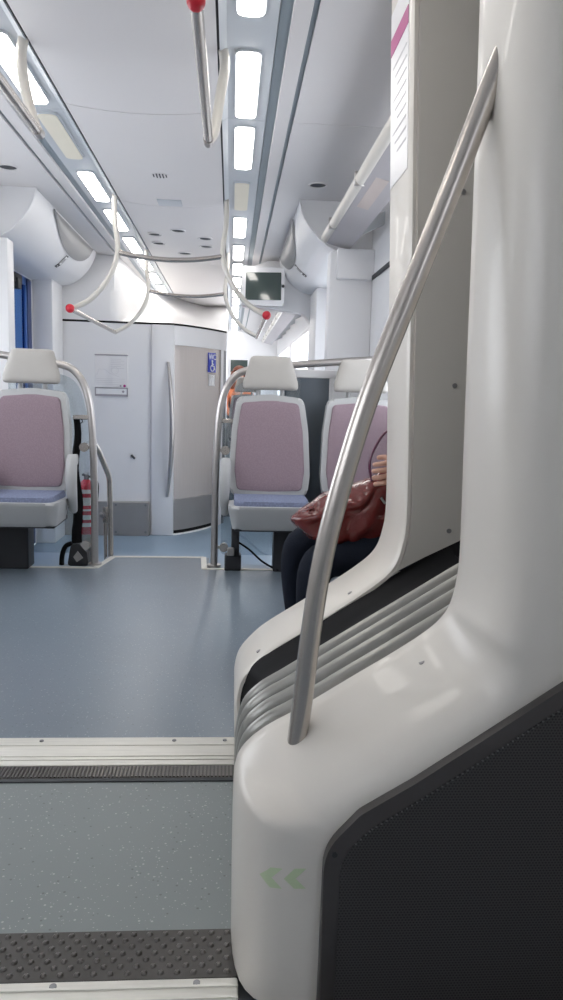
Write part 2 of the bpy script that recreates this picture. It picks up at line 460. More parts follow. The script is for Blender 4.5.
# ================================================================== SETTING: side walls, ends, windows
def side_wall(name, x0, x1, segs, y0, y1, z0, z1, cuts):
    """wall slab with rectangular openings cuts = [(ya, yb, za, zb)]"""
    b = B(); y = y0
    for (ya, yb, za, zb) in cuts:
        if ya > y: add_box(b, x0, x1, y, ya, z0, z1)
        if za > z0: add_box(b, x0, x1, ya, yb, z0, za)
        if zb < z1: add_box(b, x0, x1, ya, yb, zb, z1)
        y = yb
    if y < y1: add_box(b, x0, x1, y, y1, z0, z1)
    return struct(name, b, M['wall'], smooth=False)
side_wall('wall_right', WR, WR + 0.07, 0, -2.5, 20, LOW, CEIL + 0.05,
          [(-1.6, -0.3, 1.3, 1.95), (2.5, 4.35, 0.9, 1.79), (5.45, 7.05, LOW, 1.96), (9.6, 12.4, 0.9, 1.85), (12.9, 16, 0.9, 1.85)])
side_wall('wall_left', WL - 0.07, WL, 0, -2.5, 20, LOW, CEIL + 0.05,
          [(-1.4, 0.95, 1.2, 1.95), (2.2, 5.05, 0.85, 1.9), (5.45, 7.2, LOW, 1.98), (10, 16, 0.9, 1.85)])
b = B(); add_box(b, WL, WR, -2.57, -2.5, 0, CEIL + 0.05); struct('wall_back', b, M['wall'], smooth=False)
b = B(); add_box(b, WL, WR, 20, 20.07, 0, CEIL + 0.05); struct('wall_front', b, M['wall'], smooth=False)
def window(n, xin, ya, yb, za, zb):
    s = 1 if xin > 0 else -1
    b = B(); f = 0.03
    x0, x1 = sorted((xin + s * 0.005, xin + s * 0.05))
    for (p, q, r_, t_) in ((ya, ya + f, za, zb), (yb - f, yb, za, zb), (ya, yb, za, za + f), (ya, yb, zb - f, zb)):
        add_box(b, x0, x1, p, q, r_, t_, 0.004, 1)
    o = struct('window_%d' % n, b, M['rubber'] if n < 3 else M['wall'])
    b = B(); add_box(b, xin + s * 0.02 - 0.003, xin + s * 0.02 + 0.003, ya + f, yb - f, za + f, zb - f)
    g = struct('window_pane', b, M['glass'], o)
window(5, WL, -1.4, 0.95, 1.2, 1.95)  # unseen behind the camera, added and sized to light the near portal
window(6, WR, -1.6, -0.3, 1.3, 1.95)  # unseen extra window, added for frontal light on the portal pillar
window(1, WR, 2.5, 4.35, 0.9, 1.79)
window(2, WL, 2.2, 5.05, 0.85, 1.9)
window(3, WR, 9.6, 12.4, 0.9, 1.85)
window(4, WR, 12.9, 16, 0.9, 1.85)
# exterior doors of the vestibule
def ext_door(n, xin, blue):
    s = 1 if xin > 0 else -1
    ya, yb, zb = 5.45, 7.2 if blue else 7.05, 1.98 if blue else 1.96
    b = B(); ym = (ya + yb) / 2
    xa, xb = sorted((xin + s * 0.008, xin + s * 0.045))
    fr = M['bluedoor'] if blue else M['wall']
    for (p, q) in ((ya, ya + 0.10), (ym - 0.07, ym - 0.004), (ym + 0.004, ym + 0.07), (yb - 0.17, yb)):
        add_box(b, xa, xb, p, q, LOW, zb, 0.004, 1)
    for z0, z1 in ((LOW, LOW + 0.55), (zb - 0.07, zb)):
        add_box(b, xa, xb, ya, ym - 0.004, z0, z1); add_box(b, xa, xb, ym + 0.004, yb, z0, z1)
    o = struct('door_%d' % n, b, fr)
    b = B()
    xm = xin + s * 0.028
    add_box(b, xm - 0.003, xm + 0.003, ya + 0.10, ym - 0.07, LOW + 0.55, zb - 0.07); add_box(b, xm - 0.003, xm + 0.003, ym + 0.07, yb - 0.17, LOW + 0.55, zb - 0.07)
    struct('door_pane', b, M['blueglass'] if blue else M['glass'], o)
    if blue:
        b = B(); x2 = xin
        x0, x1 = sorted((xin + s * 0.0, xin + s * 0.012))
        add_box(b, x0, x1, yb - 0.13, yb - 0.005, LOW, zb - 0.01, 0.004, 1)
        add_box(b, x0, x1, ym - 0.02, ym + 0.02, LOW, zb - 0.01, 0.004, 1)
        struct('door_seal', b, M['bluedark'], o)
        b = B(); add_box(b, x0, x1 + 0.03, 6.52, 6.80, zb - 0.10, zb - 0.02, 0.01); add_box(b, x0, x1 + 0.05, 6.60, 6.70, zb - 0.15, zb - 0.06, 0.01)
        struct('door_closer', b, M['black'], o)
ext_door(1, WL, True)
ext_door(2, WR, False)
# pillars by the vestibule doors
b = B()
add_box(b, 0.66, WR, 5.28, 5.43, LOW, 1.99, 0.012); add_box(b, 0.705, WR, 5.235, 5.30, 1.80, 2.0, 0.01)
struct('wall_pillar', b, M['wall'])
b = B(); add_box(b, 0.77, WR, 7.10, 7.64, LOW, 2.0, 0.02); struct('wall_pillar', b, M['wall'])
b = B(); add_box(b, WL, -1.50, 5.28, 5.43, LOW, 1.99, 0.012); struct('wall_pillar', b, M['wall'])
b = B(); add_box(b, WL, -1.655, 7.22, 7.64, LOW, 2.0, 0.015); struct('wall_pillar', b, M['wall'])
# small console on the left pillar
b = B(); add_box(b, -1.70, -1.615, 5.24, 5.28, 1.17, 1.31, 0.008)
solo('wall_switch_box', b, M['plast'], 'small grey switch box on the white pillar behind the left seat', 'switch box')

# ================================================================== toilet cabin wall
def plan(x):
    """y of the cabin front at lateral position x"""
    if x < -0.62: return 7.66 + 0.09 * (x + 1.84) / 1.22
    u = (x + 0.62) / 0.56
    return 7.75 + 0.78 * u ** 1.5
ZL = 1.675
xs = [WL + (-0.62 - WL) * k / 8 for k in range(9)]
b = B(); add_grid(b, [[(x, plan(x), LOW) for x in xs], [(x, plan(x), ZL - 0.009) for x in xs]])
add_grid(b, [[(x, plan(x) + 0.05, LOW) for x in xs], [(x, plan(x) + 0.05, ZL - 0.009) for x in xs]])
struct('wall_toilet', b, M['wall'])
# portal round the curved door: jamb, header
xd = [-0.62 + 0.56 * k / 14 for k in range(15)]
b = B()
add_box(b, -0.80, -0.575, plan(-0.7) - 0.045, plan(-0.7) + 0.06, LOW, ZL - 0.01, 0.012)
add_grid(b, [[(x, plan(x) - 0.02, 1.475) for x in xd], [(x, plan(x) - 0.02, ZL - 0.009) for x in xd]])
add_grid(b, [[(x, plan(x) + 0.05, 1.475) for x in xd], [(x, plan(x) - 0.02, 1.475) for x in xd]])
xj = [-0.118 + 0.03 * k / 2 for k in range(3)]
add_grid(b, [[(x, plan(x) - 0.02, LOW) for x in xj], [(x, plan(x) - 0.02, 1.475) for x in xj]])
add_grid(b, [[(-0.118, plan(-0.118) - 0.02, LOW), (-0.118, plan(-0.118) + 0.05, LOW)], [(-0.118, plan(-0.118) - 0.02, 1.475), (-0.118, plan(-0.118) + 0.05, 1.475)]])
struct('wall_toilet', b, M['wall'])
# side of the cabin along the aisle
b = B(); add_prism(b, [(8.53, LOW), (11.75, LOW), (11.75, CEIL), (11.2, 2.12), (10.2, 1.86), (8.53, 1.66)], 'x', -0.10, -0.06); struct('wall_toilet', b, M['wall'], smooth=False)
b = B()
xg = [-0.088 + 0.028 * k / 2 for k in range(3)]
add_grid(b, [[(x, plan(x) - 0.005, LOW) for x in xg], [(x, plan(x) - 0.005, 1.47) for x in xg]])
struct('trim_8', b, M['steeld'])
# dark joint line
xa = [WL + (-0.06 - WL) * k / 40 for k in range(41)]
b = B(); add_grid(b, [[(x, plan(x) - 0.022 * (1 if x > -0.8 else 0.1), ZL - 0.010) for x in xa], [(x, plan(x) - 0.022 * (1 if x > -0.8 else 0.1), ZL + 0.010) for x in xa]])
add_grid(b, [[(x, plan(x) + 0.03, ZL - 0.012) for x in xa], [(x, plan(x) + 0.03, ZL + 0.012) for x in xa]])
struct('trim_9', b, M['rubber'])
# upper fascia sweeping back to the ceiling
def topy(x):
    u = min(1, max(0, (x + 1.16) / 0.14)); u = u * u * (3 - 2 * u)
    base = 7.80 + u * 2.9
    v = min(1, max(0, (x + 1.02) / 0.6)); return base + v * 1.1
b = B(); rows = []
for k in range(17):
    f = k / 16; row = []
    for x in xa:
        y0, y1 = plan(x), max(topy(x), plan(x) + 0.1); dy = y1 - y0
        kk = min(1, max(0, (dy - 0.2) / 1.5)); c = (y0 + (0.15 + 0.63 * kk) * dy, ZL + (0.78 - 0.37 * kk) * (CEIL - ZL))
        row.append((x, (1 - f) ** 2 * y0 + 2 * f * (1 - f) * c[0] + f * f * y1, (1 - f) ** 2 * (ZL + 0.01) + 2 * f * (1 - f) * c[1] + f * f * (CEIL + 0.02)))
    rows.append(row)
add_grid(b, rows); struct('wall_fascia', b, M['wall'], angle=60)
# panel joint in the cabin wall, kick plate
b = B(); add_box(b, -0.805, -0.80, plan(-0.8) - 0.004, plan(-0.8) + 0.01, LOW, ZL); struct('trim_10', b, M['inkl'])
t = thing('kick_plate', 'grey metal kick plate at the foot of the white toilet wall', 'kick plate', (-1.2, 7.68, LOW))
b = B(); add_box(b, -1.80, -0.815, 7.655, plan(-1) + 0.01, LOW, -0.12, 0.006, 1); obj('plate', b, M['kick'], t)
for x in (-1.15, -0.85):
    for z in (-0.15, -0.43):
        b = B(); add_disc(b, (x, 7.654, z), 0.012, 'y', 0.006, 10); obj('screw', b, M['steeld'], t)
# sliding door
t = thing('toilet_door', 'curved brushed steel sliding toilet door with long bowed handle', 'door', (-0.34, plan(-0.34), LOW))
xo = [-0.575 + 0.465 * k / 16 for k in range(17)]
def door_skin(z0, z1, off):
    b = B()
    add_grid(b, [[(x, plan(x) + off, z0) for x in xo], [(x, plan(x) + off, z1) for x in xo]])
    add_grid(b, [[(x, plan(x) + off + 0.03, z0) for x in xo], [(x, plan(x) + off + 0.03, z1) for x in xo]])
    add_grid(b, [[(x, plan(x) + off, z1) for x in xo], [(x, plan(x) + off + 0.03, z1) for x in xo]])
    add_grid(b, [[(x, plan(x) + off, z0) for x in xo], [(x, plan(x) + off + 0.03, z0) for x in xo]])
    return b
obj('leaf', door_skin(-0.10, 1.475, 0.006), M['doorst'], t)
obj('kick_panel', door_skin(LOW + 0.03, -0.105, -0.004), M['kick'], t)
b = B(); add_grid(b, [[(x, plan(x) - 0.005, LOW + 0.004) for x in xo], [(x, plan(x) - 0.005, LOW + 0.045) for x in xo]]); obj('bottom_seal', b, M['rubber'], t)
b = B()
yh = plan(-0.62) - 0.06
pts = [(-0.585 - 0.0 * k, yh - 0.075 * math.sin(PI * k / 20), 1.30 - 1.36 * k / 20) for k in range(21)]
pts = [(-0.633 + 0.05 * math.sin(PI * k / 20), p[1], p[2]) for k, p in enumerate(pts)]
add_tube(b, pts, [0.012 + 0.014 * math.sin(PI * k / 20) for k in range(21)], 12)
for p in (pts[1], pts[-2]): add_tube(b, [p, (p[0], plan(-0.62) - 0.03, p[2])], 0.012, 10)
obj('door_handle', b, M['steel'], t)
# white threshold curb under the door
b = B(); add_grid(b, [[(x, plan(x) - 0.05, LOW + 0.012) for x in xo], [(x, plan(x) + 0.03, LOW + 0.012) for x in xo]])
add_grid(b, [[(x, plan(x) - 0.05, LOW) for x in xo], [(x, plan(x) - 0.05, LOW + 0.012) for x in xo]]); struct('trim_11', b, M['white'])

def text_obj(body, size, m, parent, loc, rot, name='lettering', ext=0.0015):
    c = bpy.data.curves.new(name, 'FONT'); c.body = body; c.size = size; c.extrude = ext; c.align_x = 'CENTER'; c.align_y = 'CENTER'
    o = bpy.data.objects.new(name, c); COL.objects.link(o)
    dg = bpy.context.evaluated_depsgraph_get()
    me = bpy.data.meshes.new_from_object(o.evaluated_get(dg)); bpy.data.objects.remove(o); bpy.data.curves.remove(c)
    o = bpy.data.objects.new(name, me); COL.objects.link(o); me.materials.clear(); me.materials.append(m)
    if isinstance(rot, Matrix): mw = Matrix.Translation(Vector(loc)) @ rot.to_4x4()
    else:
        from mathutils import Euler
        mw = Matrix.Translation(Vector(loc)) @ Euler(rot).to_matrix().to_4x4()
    if parent is not None:
        mw = Matrix.Translation(-WLOC[parent.name]) @ mw
    for v in me.vertices: v.co = mw @ v.co
    if parent is not None: o.parent = parent; WLOC[o.name] = WLOC[parent.name].copy()
    return o

# WC and wheelchair sign on the door, pale pictogram below it
sx_ = -0.215; sy_ = plan(sx_); sl = math.atan2(plan(sx_ + 0.03) - plan(sx_ - 0.03), 0.06)
rotm = Matrix.Rotation(sl, 3, 'Z') @ Matrix.Rotation(PI / 2, 3, 'X')
def on_door(u, z, d=0.0):
    return (sx_ + u * math.cos(sl) + d * math.sin(sl), sy_ + u * math.sin(sl) - d * math.cos(sl), z)
def door_card(name, bmx, m, par, u0, u1, z0, z1, d0, d1):
    P = [on_door(u, z, d) for d in (d0, d1) for (u, z) in ((u0, z0), (u1, z0), (u1, z1), (u0, z1))]
    V = [bmx.verts.new(p) for p in P]
    for f in ((0, 1, 2, 3), (7, 6, 5, 4), (0, 4, 5, 1), (1, 5, 6, 2), (2, 6, 7, 3), (3, 7, 4, 0)): bmx.faces.new([V[i] for i in f])
t = thing('toilet_sign', 'blue sign with white WC letters and wheelchair symbol on the steel door', 'sign', on_door(0, 1.24, 0.0))
b = B(); door_card('x', b, None, t, -0.075, 0.075, 1.225, 1.43, 0.0, 0.010); obj('sign_plate', b, M['bluesign'], t)
text_obj('WC', 0.085, M['white'], t, on_door(0, 1.385, 0.0115), rotm, 'lettering')
b = B()
def dpt(u, z): return Vector(on_door(u, z, 0.014))
add_ball(b, dpt(-0.01, 1.342), 0.012, u=10, v=8)
add_tube(b, [dpt(-0.01, 1.33), dpt(-0.006, 1.292), dpt(0.026, 1.29), dpt(0.042, 1.252)], 0.007, 8)
add_tube(b, [dpt(-0.008, 1.312), dpt(0.022, 1.312)], 0.005, 8)
add_tube(b, [dpt(-0.006 + 0.035 * math.cos(a), 1.268 + 0.032 * math.sin(a)) for a in [R(110 + 250 * k / 14) for k in range(15)]], 0.005, 8)
obj('wheelchair_symbol', b, M['white'], t)
t = thing('pictogram_sticker', 'pale pictogram sticker just below the blue toilet sign', 'sticker', on_door(0, 1.06, 0.0))
b = B(); door_card('x', b, None, t, -0.06, 0.06, 1.08, 1.20, 0.0, 0.009); obj('sticker_film', b, M['inkl'], t)
b = B(); add_ball(b, dpt(0, 1.18), 0.012, u=10, v=8); add_tube(b, [dpt(0, 1.165), dpt(0, 1.125), dpt(0, 1.09)], [0.014, 0.018, 0.010], 8); obj('figure_symbol', b, M['white'], t)

# framed notice on the cabin wall
yn = plan(-1.2)
t = thing('wall_notice', 'pale printed notice with grey framed strip on the white toilet wall', 'notice', (-1.2, yn, 0.94))
b = B(); add_box(b, -1.357, -1.035, yn - 0.012, yn + 0.012, 1.035, 1.37, 0.002, 1); obj('sheet', b, M['paper'], t)
b = B(); add_box(b, -1.36, -1.032, yn - 0.016, yn + 0.01, 1.345, 1.358, 0.002, 1); obj('top_bar', b, M['ink'], t)
b = B()
add_box(b, -1.36, -1.035, yn - 0.014, yn + 0.01, 0.945, 0.965); add_box(b, -1.36, -1.035, yn - 0.014, yn + 0.01, 1.02, 1.03)
add_box(b, -1.36, -1.350, yn - 0.014, yn + 0.01, 0.945, 1.03); add_box(b, -1.045, -1.035, yn - 0.014, yn + 0.01, 0.945, 1.03)
obj('strip_frame', b, M['ink'], t)
b = B(); add_box(b, -1.352, -1.043, yn - 0.010, yn + 0.01, 0.96, 1.025); obj('strip_label', b, M['white'], t)
b = B()
for k in range(6): add_box(b, -1.20, -1.10 + 0.03 * (k % 2), yn - 0.0135, yn - 0.011, 1.31 - k * 0.018, 1.314 - k * 0.018)
for k in range(4): add_box(b, -1.345, -1.06, yn - 0.0135, yn - 0.011, 1.115 - k * 0.018, 1.118 - k * 0.018)
add_tube(b, [(-1.16 + 0.035 * math.cos(a), yn - 0.013, 1.20 + 0.035 * math.sin(a)) for a in [2 * PI * k / 16 for k in range(17)]], 0.002, 6)
add_tube(b, [(-1.34, yn - 0.013, 1.15), (-1.32, yn - 0.013, 1.21), (-1.26, yn - 0.013, 1.21), (-1.21, yn - 0.013, 1.17), (-1.12, yn - 0.013, 1.14)], 0.002, 6)
obj('printed_line', b, M['inkl'], t)
b = B(); add_disc(b, (-1.066, yn - 0.014, 1.05), 0.013, 'y', 0.004, 16); obj('red_dot', b, M['magenta'], t, label='small dark red dot')
b = B(); add_disc(b, (-1.105, yn - 0.014, 1.05), 0.009, 'y', 0.004, 16); obj('grey_dot', b, M['ink'], t)
b = B(); add_disc(b, (-1.08, yn - 0.013, 0.993), 0.012, 'y', 0.004, 16); obj('grey_dot', b, M['ink'], t)

# ================================================================== overhead door housings
PROF = [(0.89, 2.335), (0.896, 2.29), (0.915, 2.235), (0.94, 2.19), (0.97, 2.145), (1.0, 2.11), (1.045, 2.065), (1.09, 2.035), (1.145, 2.01), (1.2, 1.998), (1.41, 1.985)]
def prof_at(f):
    """point on the housing profile by arc fraction"""
    L = [0]
    for a, c in zip(PROF[:-1], PROF[1:]): L.append(L[-1] + math.dist(a, c))
    d = f * L[-1]
    for i in range(len(PROF) - 1):
        if d <= L[i + 1] or i == len(PROF) - 2:
            u = (d - L[i]) / (L[i + 1] - L[i]); a, c = PROF[i], PROF[i + 1]
            tx, tz = c[0] - a[0], c[1] - a[1]; ln = math.hypot(tx, tz)
            return a[0] + tx * u, a[1] + tz * u, (tz / ln, -tx / ln)
def housing(s, label, label_lens):
    Y0, Y1 = 5.35, 7.64
    t = thing('door_housing', label, 'overhead housing', (AX + s * 1.2, 6.5, 1.985))
    fine = [prof_at(k / 30)[:2] for k in range(31)]
    b = B()
    add_prism(b, [(AX + s * p[0], p[1]) for p in fine] + [(AX + s * 1.40, 2.335)], 'y', Y0, Y1)
    obj('housing_shell', b, M['wall'], t, angle=25)
    b = B()
    rail = [(AX + s * (prof_at(k / 24)[0] + 0.004 * prof_at(k / 24)[2][0]), Y0 - 0.004, prof_at(k / 24)[1] + 0.004 * prof_at(k / 24)[2][1]) for k in range(25)]
    add_tube(b, rail, 0.007, 8); obj('edge_bead', b, M['wall'], t)
    # frosted indicator lens, half-moon on the curved face
    b = B(); rows = []
    ya, yb = 5.86, 7.42
    for k in range(25):
        f = k / 24; y = ya + (yb - ya) * f
        w = 0.275 * (math.sin(PI * 0.5 * f / 0.62) ** 0.8 if f < 0.62 else max(0.0, 1 - ((f - 0.62) / 0.38) ** 2.6) ** 0.5)
        row = []
        for j in range(9):
            x, z, n_ = prof_at(0.03 + w * j / 8)
            bul = 0.006 + 0.012 * math.sin(PI * j / 8)
            row.append((AX + s * (x + n_[0] * bul), y, z + n_[1] * bul))
        rows.append(row)
    add_grid(b, rows); obj('indicator_lens', b, M['lens'], t, label=label_lens, angle=60)
    # little plate with a black-and-white mark
    def pt(f, y, d): 
        x, z, n_ = prof_at(f); return (AX + s * (x + n_[0] * d), y, z + n_[1] * d)
    def patch(f0, f1, y0, y1, d):
        b = B(); rows = [[pt(f0 + (f1 - f0) * j / 6, y, d) for j in range(7)] for y in (y0, y1)]
        add_grid(b, rows); return b
    yc = 6.72
    pl = obj('number_plate', patch(0.32, 0.52, yc, yc + 0.085, 0.003), M['black'], t)
    WLOC[pl.name] = WLOC[t.name].copy()
    obj('plate_field', patch(0.335, 0.46, yc + 0.012, yc + 0.073, 0.005), M['white'], pl)
    obj('plate_mark', patch(0.365, 0.435, yc + 0.022, yc + 0.060, 0.0065), M['ink'], pl)
    obj('plate_mark', patch(0.485, 0.50, yc + 0.02, yc + 0.05, 0.0065), M['white'], pl)
    return t
housing(-1, 'white curved overhead door housing behind the left seat', 'grey frosted half-moon lens')
housing(1, 'pale grey curved overhead door housing beside the ceiling monitor', 'grey frosted half-moon lens')
for s, lab in ((-1, 'black dome camera under the left overhead housing beside the blue door'), (1, 'black dome camera under the right overhead housing near the monitor')):
    b = B(); c = (AX + s * 1.31, 7.36, 1.992)
    add_ball(b, c, 0.05, 1, 1, 0.85, 18, 12); bmesh.ops.delete(b, geom=[v for v in b.verts if v.co.z > c[2] + 0.004], context='VERTS')
    add_disc(b, (c[0], c[1], c[2] + 0.002), 0.056, 'z', 0.010, 20)
    solo('dome_camera', b, M['black'], lab, 'camera')

# monitor and the bulkhead that carries it
b = B()
pts = fillet([(0.085, 1.87), (0.70, 1.82), (0.80, 1.70), (0.96, 1.70), (0.96, 2.32), (0.34, 2.31), (0.20, 2.255), (0.085, 2.245)], [0.03, 0.08, 0.06, 0, 0, 0.02, 0.05, 0.03], 5)
add_prism(b, pts, 'y', 7.645, 7.80, 0.01)
struct('wall_bulkhead', b, M['wall'])
def turn(c): return Vector((c.x, c.y - (c.x - 0.3) * 0.065, c.z))
t = thing('ceiling_monitor', 'white framed monitor with dark screen hanging beside the right overhead housing', 'monitor', (0.29, 7.55, 1.87))
b = B(); add_prism(b, fillet([(0.09, 1.865), (0.50, 1.86), (0.50, 2.225), (0.09, 2.235)], 0.025, 5), 'y', 7.50, 7.63, 0.012); xf(b, turn); obj('monitor_case', b, M['wall'], t)
b = B(); add_prism(b, fillet([(0.122, 1.912), (0.47, 1.916), (0.466, 2.178), (0.124, 2.172)], 0.008, 3), 'y', 7.492, 7.505, 0.002, 1); xf(b, turn); obj('screen', b, M['screen'], t)
b = B(); add_disc(b, (0.485, 7.495, 2.05), 0.014, 'y', 0.02, 12); xf(b, turn); obj('lock_knob', b, M['black'], t)

# ================================================================== ceiling lamps and fittings
def lamp(x, y0, y1, label, group, lit=True):
    t = thing('ceiling_lamp', label, 'ceiling lamp', (x, (y0 + y1) / 2, CEIL), group)
    def cap(x0, x1, ya, yb, z0, z1, rad):
        b = B(); add_prism(b, fillet([(x0, ya), (x1, ya), (x1, yb), (x0, yb)], rad, 5), 'z', z0, z1, 0.002, 1); return b
    obj('lamp_frame', cap(x - 0.053, x + 0.053, y0 - 0.008, y1 + 0.008, CEIL - 0.001, CEIL + 0.02, 0.035), M['ceil_band'], t)
    obj('diffuser', cap(x - 0.047, x + 0.047, y0, y1, CEIL - 0.006, CEIL + 0.0, 0.03), M['lamp'] if lit else M['lampoff'], t)
starts = [2.17, 3.16, 4.0, 5.01, 5.97, 7.05, 8.0, 9.0]
LX = 0.486
def row(side, x, ys, unlit, seen0):
    k = 0; 
    for y in ys:
        if y in unlit:
            lamp(x, y, y + 0.70, 'unlit cream ceiling lamp in the %s-hand row between lit ones' % side, 'ceiling lamps', False)
        else:
            lamp(x, y, y + 0.70, '%s lit ceiling lamp of the %s-hand row counting from the camera' % (ORD[k], side), 'ceiling lamps'); k += 1
row('right', AX + LX, [1.14, 2.17, 3.16, 4.0, 5.01, 5.97, 7.05, 8.0, 8.96, 9.92, 10.88, 11.84, 12.8, 13.76, 14.72, 15.68], {5.01}, 0)  # nearest entry is an unseen lamp added to brighten the near portal
row('left', AX - LX, [1.14, 2.17, 3.12, 3.96, 4.93, 5.90, 6.90, 7.90, 8.86, 9.82], {3.96}, 0)  # also starts with an added unseen lamp, for light over the gangway
hl = ['nearest', 'left front', 'left rear', 'right front', 'right rear', 'farthest']
for (x, y), w in zip(((-0.453, 6.37), (-0.661, 6.60), (-0.663, 6.98), (-0.246, 6.68), (-0.248, 7.03), (-0.456, 7.36)), hl):
    zc = CEIL - 0.028 * (1 - ((x - AX) / 0.362) ** 2)
    t = thing('air_outlet', {'nearest': 'round dark air outlet nearest the camera among the six ceiling outlets', 'farthest': 'round dark air outlet farthest back among the six ceiling outlets'}.get(w, 'round dark ceiling air outlet, %s one of the six' % w), 'air outlet', (x, y, zc), 'six round air outlets')
    b = B(); add_tube(b, [(x + 0.058 * math.cos(a), y + 0.058 * math.sin(a), zc - 0.002) for a in [2 * PI * k / 20 for k in range(21)]], 0.007, 8); obj('rim', b, M['ceil'], t)
    b = B(); add_disc(b, (x, y, zc - 0.001), 0.055, 'z', 0.004, 20); obj('opening', b, M['dark_gap'], t)
for x, y, lab in ((0.527, 4.97, 'round dark recessed spotlight in the ceiling before the right overhead housing'), (-1.378, 4.90, 'round dark recessed spotlight in the ceiling before the left overhead housing')):
    t = thing('recessed_spotlight', lab, 'spotlight', (x, y, CEIL))
    b = B(); add_tube(b, [(x + 0.056 * math.cos(a), y + 0.056 * math.sin(a), CEIL - 0.001) for a in [2 * PI * k / 20 for k in range(21)]], 0.006, 8); obj('rim', b, M['ceil'], t)
    b = B(); add_disc(b, (x, y, CEIL), 0.053, 'z', 0.004, 20); obj('lens', b, M['dark_gap'], t)
t = thing('loudspeaker_grille', 'small slotted loudspeaker grille in the middle of the ceiling panel', 'loudspeaker', (-0.454, 4.82, CEIL - 0.03))
b = B(); add_disc(b, (-0.454, 4.82, CEIL - 0.028), 0.055, 'z', 0.006, 22); obj('grille_plate', b, M['ceil'], t)
b = B()
for k in range(5):
    x = -0.454 + (k - 2) * 0.019; h = 0.042 if k in (1, 2, 3) else 0.028
    add_box(b, x - 0.0035, x + 0.0035, 4.82 - h, 4.82 + h, CEIL - 0.0335, CEIL - 0.0305)
obj('grille_slot', b, M['dark_gap'], t)
b = B(); add_box(b, -0.53, -0.365, 5.40, 5.56, CEIL - 0.034, CEIL - 0.02, 0.004); 
solo('sensor_cover', b, M['ceil_band'], 'flat grey rectangular cover on the ceiling behind the loudspeaker grille', 'cover plate')

# ================================================================== overhead hand rails
RZ = 1.97
def near_rail(s, label, y0, ball):
    x = AX + (0.335 if s > 0 else -0.312)
    t = thing('overhead_handrail', label, 'handrail', (x, 3.1, RZ))
    b = B(); add_tube(b, [(x, y0, RZ), (x, 3.09, RZ)], 0.0175, 14); obj('rail_tube', b, M['rail'], t)
    b = B(); add_tube(b, [(x, 3.06, RZ), (x, 3.11, RZ)], 0.0205, 14); obj('rail_end_collar', b, M['steel'], t)
    b = B()
    P = spline([(x, 3.085, RZ), (x + s * 0.022, 3.11, RZ + 0.045), (AX + s * 0.375, 3.15, RZ + 0.18), (AX + s * 0.392, 3.17, RZ + 0.30), (AX + s * 0.385, 3.18, CEIL + 0.01)], 6)
    add_tube(b, P, 0.0205, 12); obj('hanger', b, M['cream'], t)
    if ball:
        b = B(); add_ball(b, (x, y0 - 0.02, RZ), 0.0245, 1, 1.1, 1); obj('end_cap', b, M['red'], t, label='round red end cap')
near_rail(-1, 'steel overhead handrail with cream hanger across the left lamp row', 1.9, False)
near_rail(1, 'steel overhead handrail with a red end cap beside the right lamp row', 2.06, True)
t = thing('ceiling_grab_loop', 'cream overhead handrail frame with curved arms, crossbars and red ends before the toilet', 'handrail', (AX, 6.5, 1.56))
BZ = 1.555
def arm(x_ball, x_node, x_top, y):
    return spline([(x_ball, y - 0.03, BZ), (x_ball + (x_node - x_ball) * 0.40, y, BZ + 0.075), (x_ball + (x_node - x_ball) * 0.80, y, BZ + 0.22), (x_node, y, BZ + 0.40), (x_top, y + 0.01, CEIL - 0.15), (x_top, y + 0.01, CEIL + 0.01)], 6)
for s in (-1, 1):
    xb = AX + s * 0.68
    for yy in (5.47, 7.45):
        b = B(); add_tube(b, arm(xb, AX + s * 0.365, AX + s * 0.385, yy), 0.0185, 12); obj('hanger_arm', b, M['cream'], t)
    b = B(); add_tube(b, [(xb, 5.40, BZ), (xb, 7.47, BZ)], 0.0175, 12); obj('side_rail', b, M['rail'], t)
    b = B(); add_ball(b, (xb, 5.40, BZ), 0.031); obj('end_cap', b, M['red'], t, label='round red end cap')
for yy in (5.47, 7.45):
    b = B(); add_tube(b, [(AX + 0.365 * u, yy, BZ + 0.40 - 0.038 * (1 - u * u)) for u in [k / 10 - 1 for k in range(21)]], 0.0175, 12)
    obj('crossbar', b, M['rail'], t)

# ================================================================== luggage rack on the right
def rack(y0, y1, label, name, stickers):
    t = thing(name, label, 'luggage rack', (0.8, (y0 + y1) / 2, 2.0))
    b = B(); add_tube(b, [(0.632, y0, 2.085), (0.632, y1, 2.085)], 0.032, 16); obj('front_tube', b, M['cream'], t)
    b = B(); add_prism(b, [(0.632, 2.060), (0.66, 2.045), (0.80, 2.012), (0.80, 2.024), (0.665, 2.057), (0.632, 2.072)], 'y', y0, y1); obj('shelf', b, M['shelf'], t)
    yy = y0 + 0.5
    while yy < y1:
        b = B(); add_box(b, 0.596, 0.655, yy, yy + 0.02, 2.05, 2.121, 0.004, 1); obj('tube_clamp', b, M['steel'], t)
        b = B(); add_prism(b, [(0.66, 2.058), (0.80, 2.022), (0.958, 2.10), (0.958, 2.18)], 'y', yy + 0.03, yy + 0.055); obj('shelf_bracket', b, M['ceil_band'], t); yy += 1.0
    if stickers:
        b = B(); add_prism(b, [(0.672, 2.0405), (0.735, 2.0255), (0.735, 2.0275), (0.672, 2.0425)], 'y', 3.72, 4.28); obj('sticker', b, M['stick'], t, label='beige sticker under the shelf')
    return t
rack(2.4, 5.35, 'steel tube luggage rack with tinted shelf above the right window', 'luggage_rack', True)
rack(8.2, 15.5, 'far luggage rack along the right wall beyond the monitor', 'luggage_rack', False)
# wall trim above right window
b = B(); add_box(b, WR - 0.015, WR, 2.4, 5.28, 1.80, 1.83, 0.004, 1); struct('trim_12', b, M['dark_gap'])

